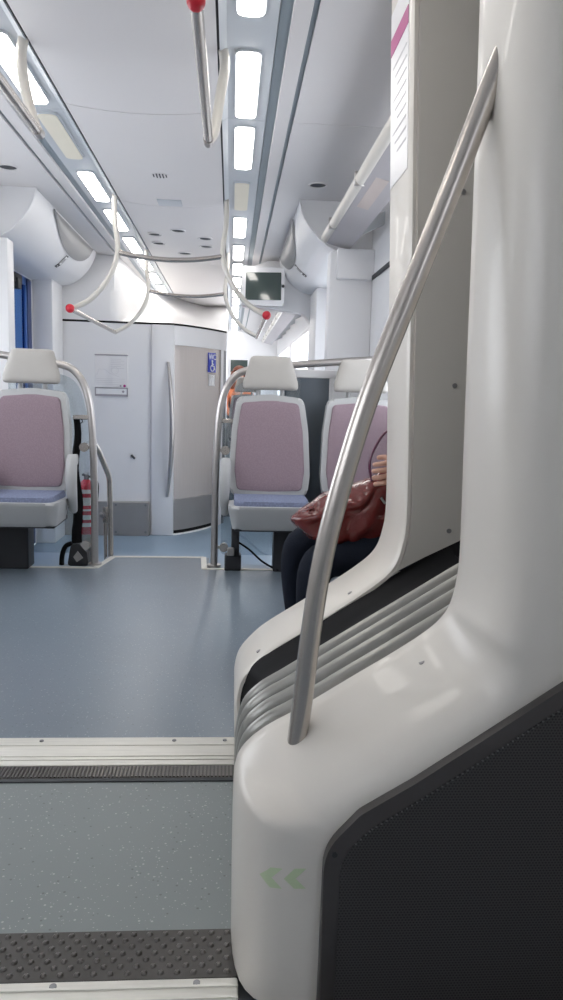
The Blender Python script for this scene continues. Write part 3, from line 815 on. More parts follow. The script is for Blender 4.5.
# ================================================================== seats
def recl(co):
    """lean the backrest and bow it a little"""
    h = co.z - 0.45
    return Vector((co.x, co.y + 0.17 * h + 0.02 * (co.x / 0.22) ** 2 * -1, co.z))
def make_seat(name, label, arm_side, ped):
    """local origin on the floor under the backrest, the seat faces -y"""
    t = thing(name, label, 'seat', (0, 0, 0))
    # pan
    b = B()
    add_prism(b, fillet([(-0.222, -0.02), (-0.226, -0.33), (-0.195, -0.375), (0.195, -0.375), (0.226, -0.33), (0.222, -0.02)], [0.02, 0.05, 0.05, 0.05, 0.05, 0.02], 5), 'z', 0.295, 0.412, 0.02, 3)
    xf(b, lambda c: Vector((c.x * (0.90 + 0.10 * min(1, max(0, (c.z - 0.30) / 0.09))), c.y + (0.045 * max(0, (0.40 - c.z) / 0.1) if c.y < -0.2 else 0), c.z + (0.012 if c.y < -0.3 and c.z > 0.38 else 0))))
    obj('seat_pan', b, M['plast'], t)
    # cushion
    b = B()
    add_prism(b, fillet([(-0.195, -0.0), (-0.195, -0.345), (0.195, -0.345), (0.195, 0.0)], [0.02, 0.05, 0.05, 0.02], 5), 'z', 0.395, 0.447, 0.018, 3)
    xf(b, lambda c: Vector((c.x, c.y, c.z - 0.010 * (1 - min(1, (c.x / 0.19) ** 2)) + 0.005)))
    obj('seat_cushion', b, M['cush'], t)
    # backrest shell
    out = fillet([(-0.212, 0.435), (0.212, 0.435), (0.226, 0.56), (0.215, 0.80), (0.188, 0.985), (0.0, 1.005), (-0.188, 0.985), (-0.215, 0.80), (-0.226, 0.56)], [0.05, 0.05, 0.15, 0.3, 0.045, 0.4, 0.045, 0.3, 0.15], 6)
    b = B(); add_prism(b, out, 'y', -0.035, 0.035, 0.018, 3); xf(b, recl); obj('backrest_shell', b, M['plast'], t)
    # lilac upholstery
    inn = fillet([(-0.180, 0.472), (0.0, 0.460), (0.180, 0.472), (0.196, 0.58), (0.184, 0.80), (0.160, 0.955), (0.0, 0.972), (-0.160, 0.955), (-0.184, 0.80), (-0.196, 0.58)], [0.03, 0.2, 0.03, 0.1, 0.3, 0.03, 0.4, 0.03, 0.3, 0.1], 6)
    b = B(); add_puff(b, inn, (0, 0.72), 0.022, 0.01, 'y', -0.036, 5.0, 7); xf(b, recl); obj('backrest_fabric', b, M['fab'], t)
    # head restraint on two stems
    hd = fillet([(-0.155, 1.028), (0.155, 1.028), (0.155, 1.07), (0.112, 1.218), (-0.112, 1.218), (-0.155, 1.07)], [0.03, 0.03, 0.03, 0.035, 0.035, 0.03], 6)
    b = B(); add_puff(b, hd, (0, 1.11), 0.045, 0.035, 'y', -0.02, 3.6, 8); xf(b, recl); obj('headrest', b, M['head'], t)
    for s in (-1, 1):
        b = B(); add_tube(b, [(s * 0.068, 0.0, 0.985), (s * 0.066, -0.008, 1.06)], [0.024, 0.02], 10, flat=0.6); xf(b, recl); obj('headrest_stem', b, M['plast'], t)
    if arm_side:
        s = arm_side
        b = B(); add_tube(b, spline([(s * 0.245, -0.05, 0.34), (s * 0.250, -0.105, 0.42), (s * 0.247, -0.115, 0.52), (s * 0.245, -0.095, 0.60), (s * 0.245, -0.07, 0.64)], 5), [0.018 + 0.010 * math.sin(PI * 0.8 * k / 20) + 0.003 for k in range(21)], 12)
        obj('armrest', b, M['plast'], t)
        b = B(); add_disc(b, (s * 0.248, -0.02, 0.62), 0.028, 'x', 0.03, 16); add_box(b, s * 0.24 - 0.015, s * 0.24 + 0.015, -0.07, 0.04, 0.60, 0.645, 0.008); obj('armrest_pivot', b, M['plast'], t)
    if ped:
        x0, x1 = ped
        b = B(); add_box(b, x0, x1, -0.02, 0.11, 0.0, 0.305, 0.006, 1); add_box(b, -0.19, 0.19, -0.26, 0.06, 0.275, 0.302, 0.005, 1); obj('pedestal', b, M['black'], t)
    return t
def move(t, x, y, z=0.0):
    t.location = (x, y, z); WLOC[t.name] = Vector((x, y, z))
YS = 4.20
seatL = make_seat('train_seat', 'lilac upholstered seat with white headrest left of the aisle', 1, (-0.48, -0.012)); move(seatL, -1.098, YS)
seatR = make_seat('train_seat', 'lilac upholstered seat with white headrest right of the aisle, beside the red bag', -1, (0.035, 0.30)); move(seatR, 0.222, YS)
seatW = make_seat('train_seat', 'lilac upholstered window seat partly hidden behind the curved steel pole', 0, None); move(seatW, 0.735, YS)
seatF = copy_tree(seatR); move(seatF, 0.20, 9.62)
seatF['label'] = 'distant pale seat seen past the edge of the right arched rail'
seatV = copy_tree(seatW); move(seatV, -1.60, YS)
seatV['label'] = 'lilac window seat at the left wall beyond the left aisle seat'
# window seat support bracket
b = B(); add_box(b, 0.50, 0.95, 4.20, 4.30, 0.20, 0.30, 0.01); add_box(b, 0.70, 0.78, 4.20, 4.30, 0.0, 0.30, 0.01)
obj('seat_bracket', b, M['black'], seatW)
# black support leg with a grey box below the right aisle seat
b = B(); add_box(b, 0.017, 0.062, YS + 0.0, YS + 0.07, 0.0, 0.29, 0.005, 1); add_box(b, -0.02, 0.075, YS - 0.005, YS + 0.08, 0.0, 0.09, 0.006, 1); obj('support_leg', b, M['black'], seatR)
b = B(); add_box(b, -0.005, 0.035, YS - 0.025, YS + 0.01, 0.09, 0.135, 0.005, 1); obj('junction_box', b, M['kick'], seatR)
b = B(); add_tube(b, spline([(0.045, YS + 0.02, 0.17), (0.12, YS + 0.02, 0.12), (0.20, YS + 0.015, 0.05), (0.29, YS - 0.02, 0.008)], 6), 0.006, 8)
solo('power_cable', b, M['rubber'], 'thin black cable sloping down to the floor under the right aisle seat', 'cable')

# ================================================================== arched rails with glass screens
def arch(s, label):
    """s = -1 left of the aisle, +1 right"""
    def X(x): return x if s > 0 else 2 * -0.4235 - x
    Yp = 4.30
    t = thing('arched_grab_rail', label, 'grab rail', (X(-0.081), Yp, 0))
    P = [(0.957 if s > 0 else 0.992, 1.222), (0.786, 1.214), (0.404, 1.178), (0.20, 1.152), (0.10, 1.137)]
    arc = spline([(0.10, Yp, 1.137), (0.035, Yp, 1.112), (-0.02, Yp, 1.045), (-0.052, Yp, 0.95), (-0.068, Yp, 0.82), (-0.078, Yp, 0.6)], 6)
    pts = [Vector((X(x), Yp, z)) for x, z in P[:-1]] + [Vector((X(p.x), p.y, p.z)) for p in arc] + [Vector((X(-0.081), Yp, 0.3)), Vector((X(-0.081), Yp, 0.0))]
    b = B(); add_tube(b, pts, 0.0205, 16); obj('rail_tube', b, M['cream'] if False else M['steel'], t)
    b = B(); add_disc(b, (X(-0.081), Yp, 0.006), 0.04, 'z', 0.016, 20); obj('floor_flange', b, M['steel'], t)
    # bracket and clips for the glass
    b = B(); x0, x1 = sorted((X(-0.075), X(0.035))); add_box(b, x0, x1, Yp - 0.012, Yp + 0.012, 0.835, 0.86, 0.004, 1); obj('glass_bracket', b, M['rail'], t)
    for z in (0.68, 0.115):
        b = B(); add_disc(b, (X(-0.026), Yp, z), 0.026, 'y', 0.03, 18); x0, x1 = sorted((X(-0.075), X(-0.03))); add_box(b, x0, x1, Yp - 0.006, Yp + 0.006, z - 0.008, z + 0.008)
        obj('glass_clip', b, M['rail'], t)
    g = fillet([(X(-0.045), 0.06), (X(-0.045), 0.82), (X(0.02), 1.08), (X(0.40), 1.10), (X(0.40), 0.06)], [0.03, 0.14, 0.16, 0.02, 0.02], 8)
    b = B(); add_prism(b, g, 'y', Yp + 0.048, Yp + 0.056); obj('glass_screen', b, M['screen_glass'], t)
    return t
arch(-1, 'arched steel grab rail with glass screen beside the left aisle seat')
arch(1, 'arched steel grab rail with glass screen beside the right aisle seat')
# black webbing behind the left armrest
t = thing('hanging_strap', 'wide black strap hanging from the rail bracket beside the left seat', 'strap', (-0.86, 4.40, 0))
b = B()
rows = []
for k in range(16):
    z = 0.855 - 0.76 * k / 15; w = 0.018 + 0.012 * (k / 15); c = -0.872 + 0.010 * math.sin(k * 0.8) + 0.006 * (k > 11)
    rows.append([(c - w, 4.335, z), (c - w * 0.4, 4.322 + 0.005 * math.sin(k), z), (c + w * 0.4, 4.326, z), (c + w, 4.335, z), (c + w * .4, 4.352, z), (c - w * .4, 4.352, z), (c - w, 4.335, z)])
add_grid(b, rows); obj('strap_webbing', b, M['rubber'], t)
b = B(); add_prism(b, fillet([(-0.92, -0.003), (-0.80, -0.003), (-0.808, 0.075), (-0.85, 0.125), (-0.90, 0.12)], 0.015, 4), 'y', 4.285, 4.35, 0.006); obj('strap_retractor', b, M['black'], t)
b = B(); add_prism(b, [(-0.865, 0.02), (-0.83, 0.045), (-0.86, 0.085), (-0.885, 0.05)], 'y', 4.28, 4.287); obj('retractor_label', b, M['kick'], t)
b = B(); add_tube(b, spline([(-0.955, 4.30, 0.0), (-0.95, 4.30, 0.06), (-0.93, 4.30, 0.11), (-0.895, 4.30, 0.125)], 6), 0.014, 10); obj('curved_hose', b, M['rubber'], t)
b = B(); add_tube(b, [(-0.846 + 0.012 * math.cos(a), 4.32, 0.825 + 0.012 * math.sin(a)) for a in [2 * PI * k / 14 for k in range(15)]], 0.003, 6); obj('strap_ring', b, M['rubber'], t)
# step hand rail and its latch
t = thing('step_handrail', 'short grey bent handrail at the steps beside the left arched rail', 'handrail', (-0.72, 4.55, 0))
b = B(); add_tube(b, fillet([(-0.77, 4.32, 0.70), (-0.755, 4.38, 0.655), (-0.722, 4.56, 0.48), (-0.718, 4.57, 0.10), (-0.718, 4.57, -0.155)], [0, .02, .09, .05, 0], 6, closed=False), 0.0165, 12); obj('rail_tube', b, M['rail'], t)
b = B(); add_tube(b, [(-0.752, 4.575, 0.26), (-0.748, 4.575, -0.155)], 0.010, 10); add_box(b, -0.765, -0.715, 4.565, 4.585, 0.20, 0.30, 0.006); obj('support_post', b, M['rail'], t)
b = B(); add_ball(b, (-0.765, 4.565, 0.25), 0.020); add_disc(b, (-0.765, 4.56, 0.25), 0.012, 'y', 0.05, 10); obj('latch_knob', b, M['steeld'], t)
# fire extinguisher
t = thing('fire_extinguisher', 'red fire extinguisher with white labels behind the left glass screen', 'fire extinguisher', (-0.895, 4.75, LOW))
b = B()
ex, ey = -0.895, 4.75
add_tube(b, [(ex, ey, 0.10), (ex, ey, 0.115), (ex, ey, 0.40), (ex, ey, 0.425), (ex, ey, 0.445)], [0.045, 0.052, 0.052, 0.04, 0.018], 20); obj('cylinder_body', b, M['extred'], t)
for z0, z1 in ((0.15, 0.175), (0.195, 0.225), (0.25, 0.262), (0.285, 0.335), (0.36, 0.385)):
    b = B(); add_tube(b, [(ex, ey, z0), (ex, ey, z1)], 0.0528, 20); obj('label_band', b, M['white'], t)
b = B(); add_tube(b, [(ex, ey, 0.44), (ex, ey, 0.475)], 0.016, 12); add_box(b, ex - 0.012, ex + 0.012, ey - 0.09, ey + 0.02, 0.475, 0.49, 0.004); obj('valve', b, M['steeld'], t)
b = B(); add_tube(b, spline([(ex + 0.02, ey, 0.465), (ex + 0.07, ey - 0.01, 0.42), (ex + 0.06, ey - 0.01, 0.25), (ex + 0.055, ey - 0.005, 0.14)], 6), 0.008, 8); obj('hose', b, M['rubber'], t)
b = B(); add_box(b, ex - 0.05, ex + 0.05, ey - 0.05, ey + 0.05, LOW, 0.10, 0.008); obj('stand_block', b, M['kick'], t)
# dark clip on the wall beyond
b = B(); add_tube(b, [(-1.0, plan(-1.0) - 0.02, 0.36), (-0.965, plan(-0.97) - 0.02, 0.32)], 0.010, 8)
solo('wall_hook', b, M['black'], 'tiny black hook on the white toilet wall above the kick plate', 'hook')
# partition between the right seats
t = thing('partition_panel', 'dark grey partition panel with white top between the two right seats', 'partition', (0.45, 4.44, 0))
b = B(); add_box(b, 0.30, 0.575, 4.425, 4.455, -0.0, 1.105, 0.003, 1); obj('panel_board', b, M['greyp'], t)
b = B(); add_box(b, 0.30, 0.96, 4.42, 4.46, 1.105, 1.155, 0.004, 1); add_box(b, 0.575, 0.60, 4.42, 4.46, 0, 1.12, 0.004, 1); obj('panel_edge', b, M['wall'], t)
b = B(); add_box(b, 0.60, 0.96, 4.43, 4.45, -0.0, 1.105, 0.003, 1); obj('side_board', b, M['wall'], t)

# ================================================================== gangway: near frame
def normals(P):
    out = []
    for i in range(len(P)):
        a = Vector(P[max(i - 1, 0)]); c = Vector(P[min(i + 1, len(P) - 1)]); d = (c - a).normalized()
        out.append((d.y, -d.x))
    return out
def dense(P, sub=5):
    return [(v.x, v.y) for v in spline([(p[0], p[1], 0) for p in P], sub)]
NEAR = dense([(0.018, 0.0), (0.017, 0.15), (0.017, 0.27), (0.020, 0.325), (0.035, 0.362), (0.073, 0.397), (0.137, 0.434), (0.227, 0.491), (0.305, 0.540), (0.355, 0.574), (0.388, 0.603), (0.407, 0.635), (0.417, 0.69), (0.418, 0.76), (0.412, 1.0), (0.404, 1.35), (0.392, 1.75), (0.378, 2.05), (0.37, 2.36)])
NOUT = dense([(0.148, 0.0), (0.147, 0.14), (0.148, 0.245), (0.152, 0.282), (0.163, 0.303), (0.182, 0.320), (0.215, 0.342), (0.293, 0.391), (0.372, 0.446), (0.43, 0.49), (0.478, 0.535), (0.512, 0.595), (0.536, 0.665), (0.546, 0.75), (0.542, 1.0), (0.534, 1.35), (0.522, 1.75), (0.508, 2.05), (0.50, 2.36)])
NW = [min(1.0, max(0.0, (abs(n_[1]) - 0.35) / 0.45)) for n_ in normals(NEAR)]   # 1 on the sloping shoulder, 0 on nose and pillar
def near_row(y, off, off_slope):
    out = []
    for p, q, g in zip(NEAR, NOUT, NW):
        f = (off * (1 - g) + off_slope * g) / 0.13
        out.append((p[0] + (q[0] - p[0]) * f, y, p[1] + (q[1] - p[1]) * f))
    return out
t = thing('gangway_portal', 'near white moulded gangway portal with the curved steel pole fixed to it', 'gangway portal', (0.3, 1.2, 0))
b = B()
rows = [near_row(1.335, 0.05, 0.05), near_row(1.325, 0.012, 0.012), near_row(1.308, 0.0, 0.001), near_row(1.28, 0.0, 0.006), near_row(1.25, 0.001, 0.018), near_row(1.22, 0.003, 0.030), near_row(1.19, 0.007, 0.043), near_row(1.16, 0.014, 0.058), near_row(1.138, 0.024, 0.072), near_row(1.12, 0.038, 0.088), near_row(1.109, 0.055, 0.104), near_row(1.104, 0.078, 0.118), near_row(1.103, 0.13, 0.13)]
V = add_grid(b, rows)
last = V[-1]
ex_ = [b.verts.new((0.96, 1.103, v.co.z)) for v in last]
for i in range(len(last) - 1): b.faces.new((last[i], last[i + 1], ex_[i + 1], ex_[i]))
for v in b.verts:
    v.co.z = max(v.co.z, 0.006)
obj('portal_moulding', b, M['gwhite'], t, angle=60)
# black perforated panel
PO = [(0.158, -0.0), (0.160, 0.292), (0.215, 0.352), (0.30, 0.404), (0.396, 0.470), (0.55, 0.577), (0.90, 0.82), (0.90, 0.0)]
def inset_outline(d):
    return [(0.158 + d, 0.0), (0.160 + d, 0.292 - d * 0.35), (0.215 + d * 0.62, 0.352 - d * 0.9), (0.30 + d * .55, 0.404 - d * .84), (0.396 + d * .56, 0.470 - d * .83), (0.55 + d * .57, 0.577 - d * .82), (0.90, 0.82 - d * 1.2), (0.90, 0.0)]
def pan(d, y0, y1, bev):
    b = B(); add_prism(b, fillet(inset_outline(d), [0, 0.09, 0.05, 0, 0, 0, 0, 0], 6), 'y', y0, y1, bev, 2); return b
pn = obj('speaker_panel', pan(0.0, 1.084, 1.106, 0.004), M['panel'], t)
obj('perforated_field', pan(0.026, 1.082, 1.09, 0.0), M['perf'], pn)
b = B()
q = fillet(inset_outline(0.0265)[:7], [0, 0.09, 0.05, 0, 0, 0, 0], 4, closed=False)
seg = []
for a_, c_ in zip(q[:-1], q[1:]):
    n_ = max(1, int(math.dist(a_, c_) / 0.0046))
    seg += [(a_[0] + (c_[0] - a_[0]) * k / n_, a_[1] + (c_[1] - a_[1]) * k / n_) for k in range(n_)]
for i, p in enumerate(seg):
    if p[1] < 0.30: continue
    if i % 2 == 0 and p[0] < 0.75: add_box(b, p[0] - 0.0014, p[0] + 0.0014, 1.0805, 1.0825, p[1] - 0.0010, p[1] + 0.0010)
obj('stitch_line', b, M['stitch'], pn)
b = B(); add_disc(b, (0.176, 1.0835, 0.286), 0.0045, 'y', 0.003, 12); obj('panel_screw', b, M['black'], pn)
# screws in the white moulding
for x, z in ((0.120, 0.407), (0.335, 0.545)):
    b = B(); add_disc(b, (x + 0.008, 1.245, z - 0.003), 0.0055, (0.5, 0.1, -0.86), 0.004, 12); obj('screw', b, M['kick'], t)
# bead between pole foot and moulding
# double chevron sticker
t = thing('chevron_sticker', 'pale green double chevron arrows pointing left on the near gangway portal', 'sticker', (0.1, 1.10, 0.205))
NOSE_Y = [(0.0, 1.28), (0.001, 1.25), (0.003, 1.22), (0.007, 1.19), (0.014, 1.16), (0.024, 1.138), (0.038, 1.12), (0.055, 1.109), (0.078, 1.104), (0.13, 1.103)]
def nose_y(x):
    o = x - 0.0175
    for a_, c_ in zip(NOSE_Y[:-1], NOSE_Y[1:]):
        if a_[0] <= o <= c_[0]: return a_[1] + (c_[1] - a_[1]) * (o - a_[0]) / (c_[0] - a_[0])
    return 1.103
for x in (0.0600, 0.0985):
    b = B(); w, h, z = 0.019, 0.0175, 0.233
    for off in (-0.0012, 0.006):
        rows = []
        for k in range(13):
            v = -1 + k / 6
            rows.append([(x + 0.017 * abs(v) + w * q / 6, nose_y(x + 0.017 * abs(v) + w * q / 6) + off, z + h * v) for q in range(7)])
        add_grid(b, rows)
    obj('chevron', b, M['glow'], t)
# big curved steel pole
b = B()
pl = spline([(0.125, 1.245, 0.365), (0.1285, 1.247, 0.405), (0.137, 1.25, 0.49), (0.1445, 1.25, 0.581), (0.159, 1.25, 0.705), (0.183, 1.25, 0.827), (0.228, 1.25, 0.996), (0.2855, 1.248, 1.161), (0.3455, 1.243, 1.332), (0.3935, 1.236, 1.474), (0.434, 1.229, 1.588)], 6)
add_tube(b, pl, 0.0178, 22)
solo('grab_pole', b, M['rail'], 'large curved brushed steel grab pole rising from the near gangway portal', 'grab pole')

# ================================================================== gangway: far frame
FAR = dense([(0.028, 0.0), (0.027, 0.08), (0.028, 0.135), (0.044, 0.190), (0.09, 0.245), (0.138, 0.284), (0.233, 0.345), (0.328, 0.408), (0.420, 0.474), (0.468, 0.522), (0.490, 0.585), (0.498, 0.68), (0.488, 1.0), (0.473, 1.45), (0.455, 1.9), (0.437, 2.36)])
FN = normals(FAR)
def far_row(y, off): return [(p[0] + n_[0] * off, y, p[1] + n_[1] * off) for p, n_ in zip(FAR, FN)]
t = thing('gangway_portal', 'far white gangway portal with a sloping shoulder beside the seated passenger', 'gangway portal', (0.4, 2.2, 0))
b = B()
add_grid(b, [far_row(2.37, 0.06), far_row(2.36, 0.012), far_row(2.335, 0.0), far_row(2.20, 0.0), far_row(2.10, 0.0), far_row(2.085, 0.002), far_row(2.077, 0.007), far_row(2.076, 0.016)])
obj('portal_moulding', b, M['gwhite'], t, angle=50)
b = B()
face = [p for p in FAR if p[0] > 0.44]
face = [(p[0] + 0.02, p[1]) for p in face]
low = [(0.475, 0.505), (0.56, 0.551), (0.664, 0.603), (0.95, 0.75)]
add_prism(b, [(0.95, 2.36)] + list(reversed(low)) + face[1:], 'y', 2.074, 2.10)
obj('portal_face', b, M['gwhite'], t, smooth=False)
for x, z in ((0.612, 1.555), (0.620, 1.04), (0.628, 0.63)):
    b = B(); add_disc(b, (x, 2.073, z), 0.007, 'y', 0.006, 12); obj('screw', b, M['kick'], t)
for x, y, z in ((0.095, 2.13, 0.2505), (0.36, 2.13, 0.4295)):
    b = B(); add_disc(b, (x, y, z), 0.007, (0.5, 0, -0.86), 0.004, 12); obj('screw', b, M['kick'], t)
# printed notice on the reveal of the far frame
def far_x(z):
    for a_, c_ in zip(FAR[:-1], FAR[1:]):
        if a_[1] <= z <= c_[1]: return a_[0] + (c_[0] - a_[0]) * (z - a_[1]) / (c_[1] - a_[1])
t = thing('line_notice', 'glossy printed notice with magenta band on the inner side of the far portal', 'notice', (far_x(1.62), 2.22, 1.62))
def reveal(z0, z1, y0, y1, d0):
    b = B(); zz = [z0 + (z1 - z0) * k / 6 for k in range(7)]
    add_prism(b, [(far_x(z) - d0, z) for z in zz] + [(far_x(z) + 0.002, z) for z in reversed(zz)], 'y', y0, y1); return b
obj('notice_sheet', reveal(1.62, 2.10, 2.11, 2.33, 0.0015), M['paper'], t)
obj('header_band', reveal(1.985, 2.03, 2.112, 2.328, 0.0028), M['magenta'], t, label='magenta band')
for k in range(9):
    obj('text_line', reveal(1.94 - k * 0.03, 1.945 - k * 0.03, 2.13, 2.30 - 0.03 * (k % 3), 0.0026), M['inkl'], t)

# ================================================================== gangway: bellows
RN = dense([(0.030, 0.0), (0.030, 0.20), (0.031, 0.285), (0.043, 0.350), (0.08, 0.388), (0.137, 0.420), (0.227, 0.478), (0.317, 0.534), (0.42, 0.60), (0.52, 0.665), (0.585, 0.71), (0.61, 0.77), (0.615, 1.1), (0.61, 2.3)])
RF = dense([(0.038, 0.0), (0.038, 0.09), (0.041, 0.15), (0.058, 0.212), (0.09, 0.252), (0.138, 0.286), (0.233, 0.346), (0.328, 0.408), (0.43, 0.472), (0.53, 0.535), (0.62, 0.592), (0.66, 0.65), (0.665, 1.1), (0.66, 2.3)])
def rib_profile(y):
    f = (y - 1.3) / 0.76
    return [(a_[0] * (1 - f) + c_[0] * f, a_[1] * (1 - f) + c_[1] * f) for a_, c_ in zip(RN, RF)]
def rib_row(y, off):
    P = rib_profile(y); N_ = normals(P)
    return [(p[0] + n_[0] * off, y, p[1] + n_[1] * off) for p, n_ in zip(P, N_)]
t = thing('gangway_bellows', 'grey ribbed gangway bellows with black gasket between the two white portals', 'bellows', (0.3, 1.65, 0))
b = B(); add_grid(b, [rib_row(1.30 + 0.02 * k, 0.045) for k in range(24)]); obj('bellows_skin', b, M['skind'], t, label='folded skin darkened with valley shade')
for k, y in enumerate((1.40, 1.50, 1.60, 1.70)):
    b = B(); rows = []
    for j in range(13):
        a_ = PI * j / 12
        rows.append(rib_row(y - 0.022 * math.cos(a_), 0.049 - 0.060 * math.sin(a_) ** 0.7))
    add_grid(b, rows); obj('rib', b, M['ribm'], t, angle=60)
b = B(); add_grid(b, [rib_row(1.742, 0.01), rib_row(1.755, 0.05), rib_row(1.80, 0.065), rib_row(1.95, 0.06), rib_row(2.03, 0.035), rib_row(2.075, 0.008), rib_row(2.095, 0.003)]); obj('gasket', b, M['rubber'], t, angle=60)

# ================================================================== passenger on the side seat, behind the far frame
t = thing('folding_side_seat', 'folding side seat against the right wall under the passenger', 'seat', (0.8, 2.72, 0))
b = B(); add_box(b, 0.52, 0.94, 2.50, 2.94, 0.345, 0.39, 0.015); obj('seat_board', b, M['plast'], t)
b = B(); add_box(b, 0.915, 0.955, 2.50, 2.94, 0.39, 0.85, 0.012); obj('seat_back', b, M['plast'], t)
b = B(); add_prism(b, [(0.62, 0.35), (0.955, 0.05), (0.955, 0.35)], 'y', 2.60, 2.64); add_prism(b, [(0.62, 0.35), (0.955, 0.05), (0.955, 0.35)], 'y', 2.82, 2.86); obj('seat_bracket', b, M['black'], t)

person = thing('person', 'seated person in dark jeans with a hand on the maroon bag', 'person', (0.72, 2.72, 0.40))
J = {'pel': (0.74, 2.73, 0.50, .115, .13), 'abd': (0.755, 2.73, 0.66, .105, .13), 'che': (0.765, 2.73, 0.84, .11, .15), 'nec': (0.755, 2.73, 1.02, .05), 'hd0': (0.735, 2.73, 1.10, .07), 'hd1': (0.725, 2.73, 1.17, .09), 'hd2': (0.735, 2.73, 1.25, .075),
     'hL': (0.70, 2.645, 0.465, .09), 'kL': (0.305, 2.635, 0.415, .066), 'aL': (0.315, 2.63, 0.09, .04), 'tL': (0.19, 2.63, 0.035, .032),
     'hR': (0.70, 2.82, 0.465, .09), 'kR': (0.255, 2.85, 0.445, .066), 'aR': (0.29, 2.86, 0.09, .04), 'tR': (0.165, 2.86, 0.035, .032),
     'sL': (0.75, 2.56, 0.93, .055), 'eL': (0.70, 2.50, 0.70, .042), 'wL': (0.59, 2.52, 0.752, .027), 'pL': (0.545, 2.52, 0.756, .022, .036),
     'sR': (0.75, 2.90, 0.93, .055), 'eR': (0.68, 2.95, 0.68, .042), 'wR': (0.52, 2.86, 0.62, .027), 'pR': (0.46, 2.83, 0.60, .022, .036)}
ED = [('pel', 'abd'), ('abd', 'che'), ('che', 'nec'), ('nec', 'hd0'), ('hd0', 'hd1'), ('hd1', 'hd2'), ('pel', 'hL'), ('hL', 'kL'), ('kL', 'aL'), ('aL', 'tL'), ('pel', 'hR'), ('hR', 'kR'), ('kR', 'aR'), ('aR', 'tR'),
      ('che', 'sL'), ('sL', 'eL'), ('eL', 'wL'), ('wL', 'pL'), ('che', 'sR'), ('sR', 'eR'), ('eR', 'wR'), ('wR', 'pR')]
body = skin_mesh('body', J, ED, None)
def finger(base, mid, tip, r=0.0095):
    jj = {'a': (*base, r * 1.1), 'b': (*mid, r), 'c': (*tip, r * 0.8)}
    fb = skin_mesh('finger', jj, [('a', 'b'), ('b', 'c')], None, 2)
    me = bpy.data.meshes.new('tmp'); fb.to_mesh(me); fb.free(); body.from_mesh(me); bpy.data.meshes.remove(me)
for i, (dz, ln) in enumerate(((0.034, 0.92), (0.012, 1.0), (-0.011, 0.95), (-0.032, 0.78))):
    zz = 0.752 + dz; yb = 2.505
    finger((0.545, yb + 0.01, zz), (0.517, yb - 0.022, zz - 0.003), (0.517 - 0.040 * ln, yb - 0.008, zz - 0.010))
finger((0.565, 2.53, 0.778), (0.535, 2.555, 0.80), (0.505, 2.56, 0.795), 0.0105)
for dy, ln in ((-0.034, .92), (-0.012, 1), (0.011, .95), (0.032, .8)):
    finger((0.46, 2.83 + dy, 0.60), (0.425, 2.83 + dy, 0.598), (0.425 - 0.035 * ln, 2.83 + dy, 0.58))
finger((0.48, 2.80, 0.61), (0.45, 2.775, 0.605), (0.425, 2.765, 0.595), 0.0105)
# face: nose, ears on the continuous head (faces -x)
bmesh.ops.create_cone(body, cap_ends=True, segments=10, radius1=0.018, radius2=0.006, depth=0.045, matrix=Matrix.Translation((0.632, 2.73, 1.165)) @ Matrix.Rotation(R(-20), 4, 'Y'))
for s in (-1, 1): add_ball(body, (0.735, 2.73 + s * 0.088, 1.165), 0.03, 0.6, 0.3, 1.1, 10, 8)
obj('body', body, M['skin'], person, angle=80)
def garment(name, keys, edges, m, grow):
    jj = {k: (J[k][0], J[k][1], J[k][2], *[r_ + grow for r_ in J[k][3:]]) for k in keys}
    return obj(name, skin_mesh(name, jj, edges, None), m, person, angle=80)
garment('jeans', ['pel', 'hL', 'kL', 'aL', 'hR', 'kR', 'aR'], [('pel', 'hL'), ('hL', 'kL'), ('kL', 'aL'), ('pel', 'hR'), ('hR', 'kR'), ('kR', 'aR')], M['jeans'], 0.013)
garment('jumper', ['abd', 'pel', 'che', 'sL', 'eL', 'wL', 'sR', 'eR', 'wR'], [('pel', 'abd'), ('abd', 'che'), ('che', 'sL'), ('sL', 'eL'), ('eL', 'wL'), ('che', 'sR'), ('sR', 'eR'), ('eR', 'wR')], M['jacket'], 0.012)
for k in ('L', 'R'):
    a_, tt = J['a' + k], J['t' + k]
    b = B(); add_tube(b, [(a_[0] + 0.05, a_[1], 0.048), (a_[0], a_[1], 0.058), ((a_[0] + tt[0]) / 2, a_[1], 0.046), (tt[0], tt[1], 0.036), (tt[0] - 0.045, tt[1], 0.026)], [0.03, 0.05, 0.046, 0.042, 0.022], 12, flat=0.8); obj('shoe', b, M['shoe'], person)
b = B(); add_ball(b, (0.755, 2.73, 1.22), 0.108, 1, 0.95, 0.95, 20, 14)
bmesh.ops.delete(b, geom=[v for v in b.verts if v.co.x < 0.665 and v.co.z < 1.24], context='VERTS')
add_tube(b, spline([(0.80, 2.73, 1.22), (0.83, 2.73, 1.1), (0.83, 2.73, 0.98)], 5), [0.09, 0.09, 0.09, 0.085, 0.085, 0.08, 0.075, 0.07, 0.06, 0.05, 0.03], 12); obj('hair', b, M['hairb'], person)
for s in (-1, 1):
    b = B(); add_ball(b, (0.643, 2.73 + s * 0.033, 1.19), 0.012, u=10, v=8); e_ = obj('eye', b, M['eyew'], person)
b = B(); add_ball(b, (0.648, 2.73, 1.115), 0.022, 0.4, 1, 0.35, 12, 8); obj('mouth', b, M['lip'], person)

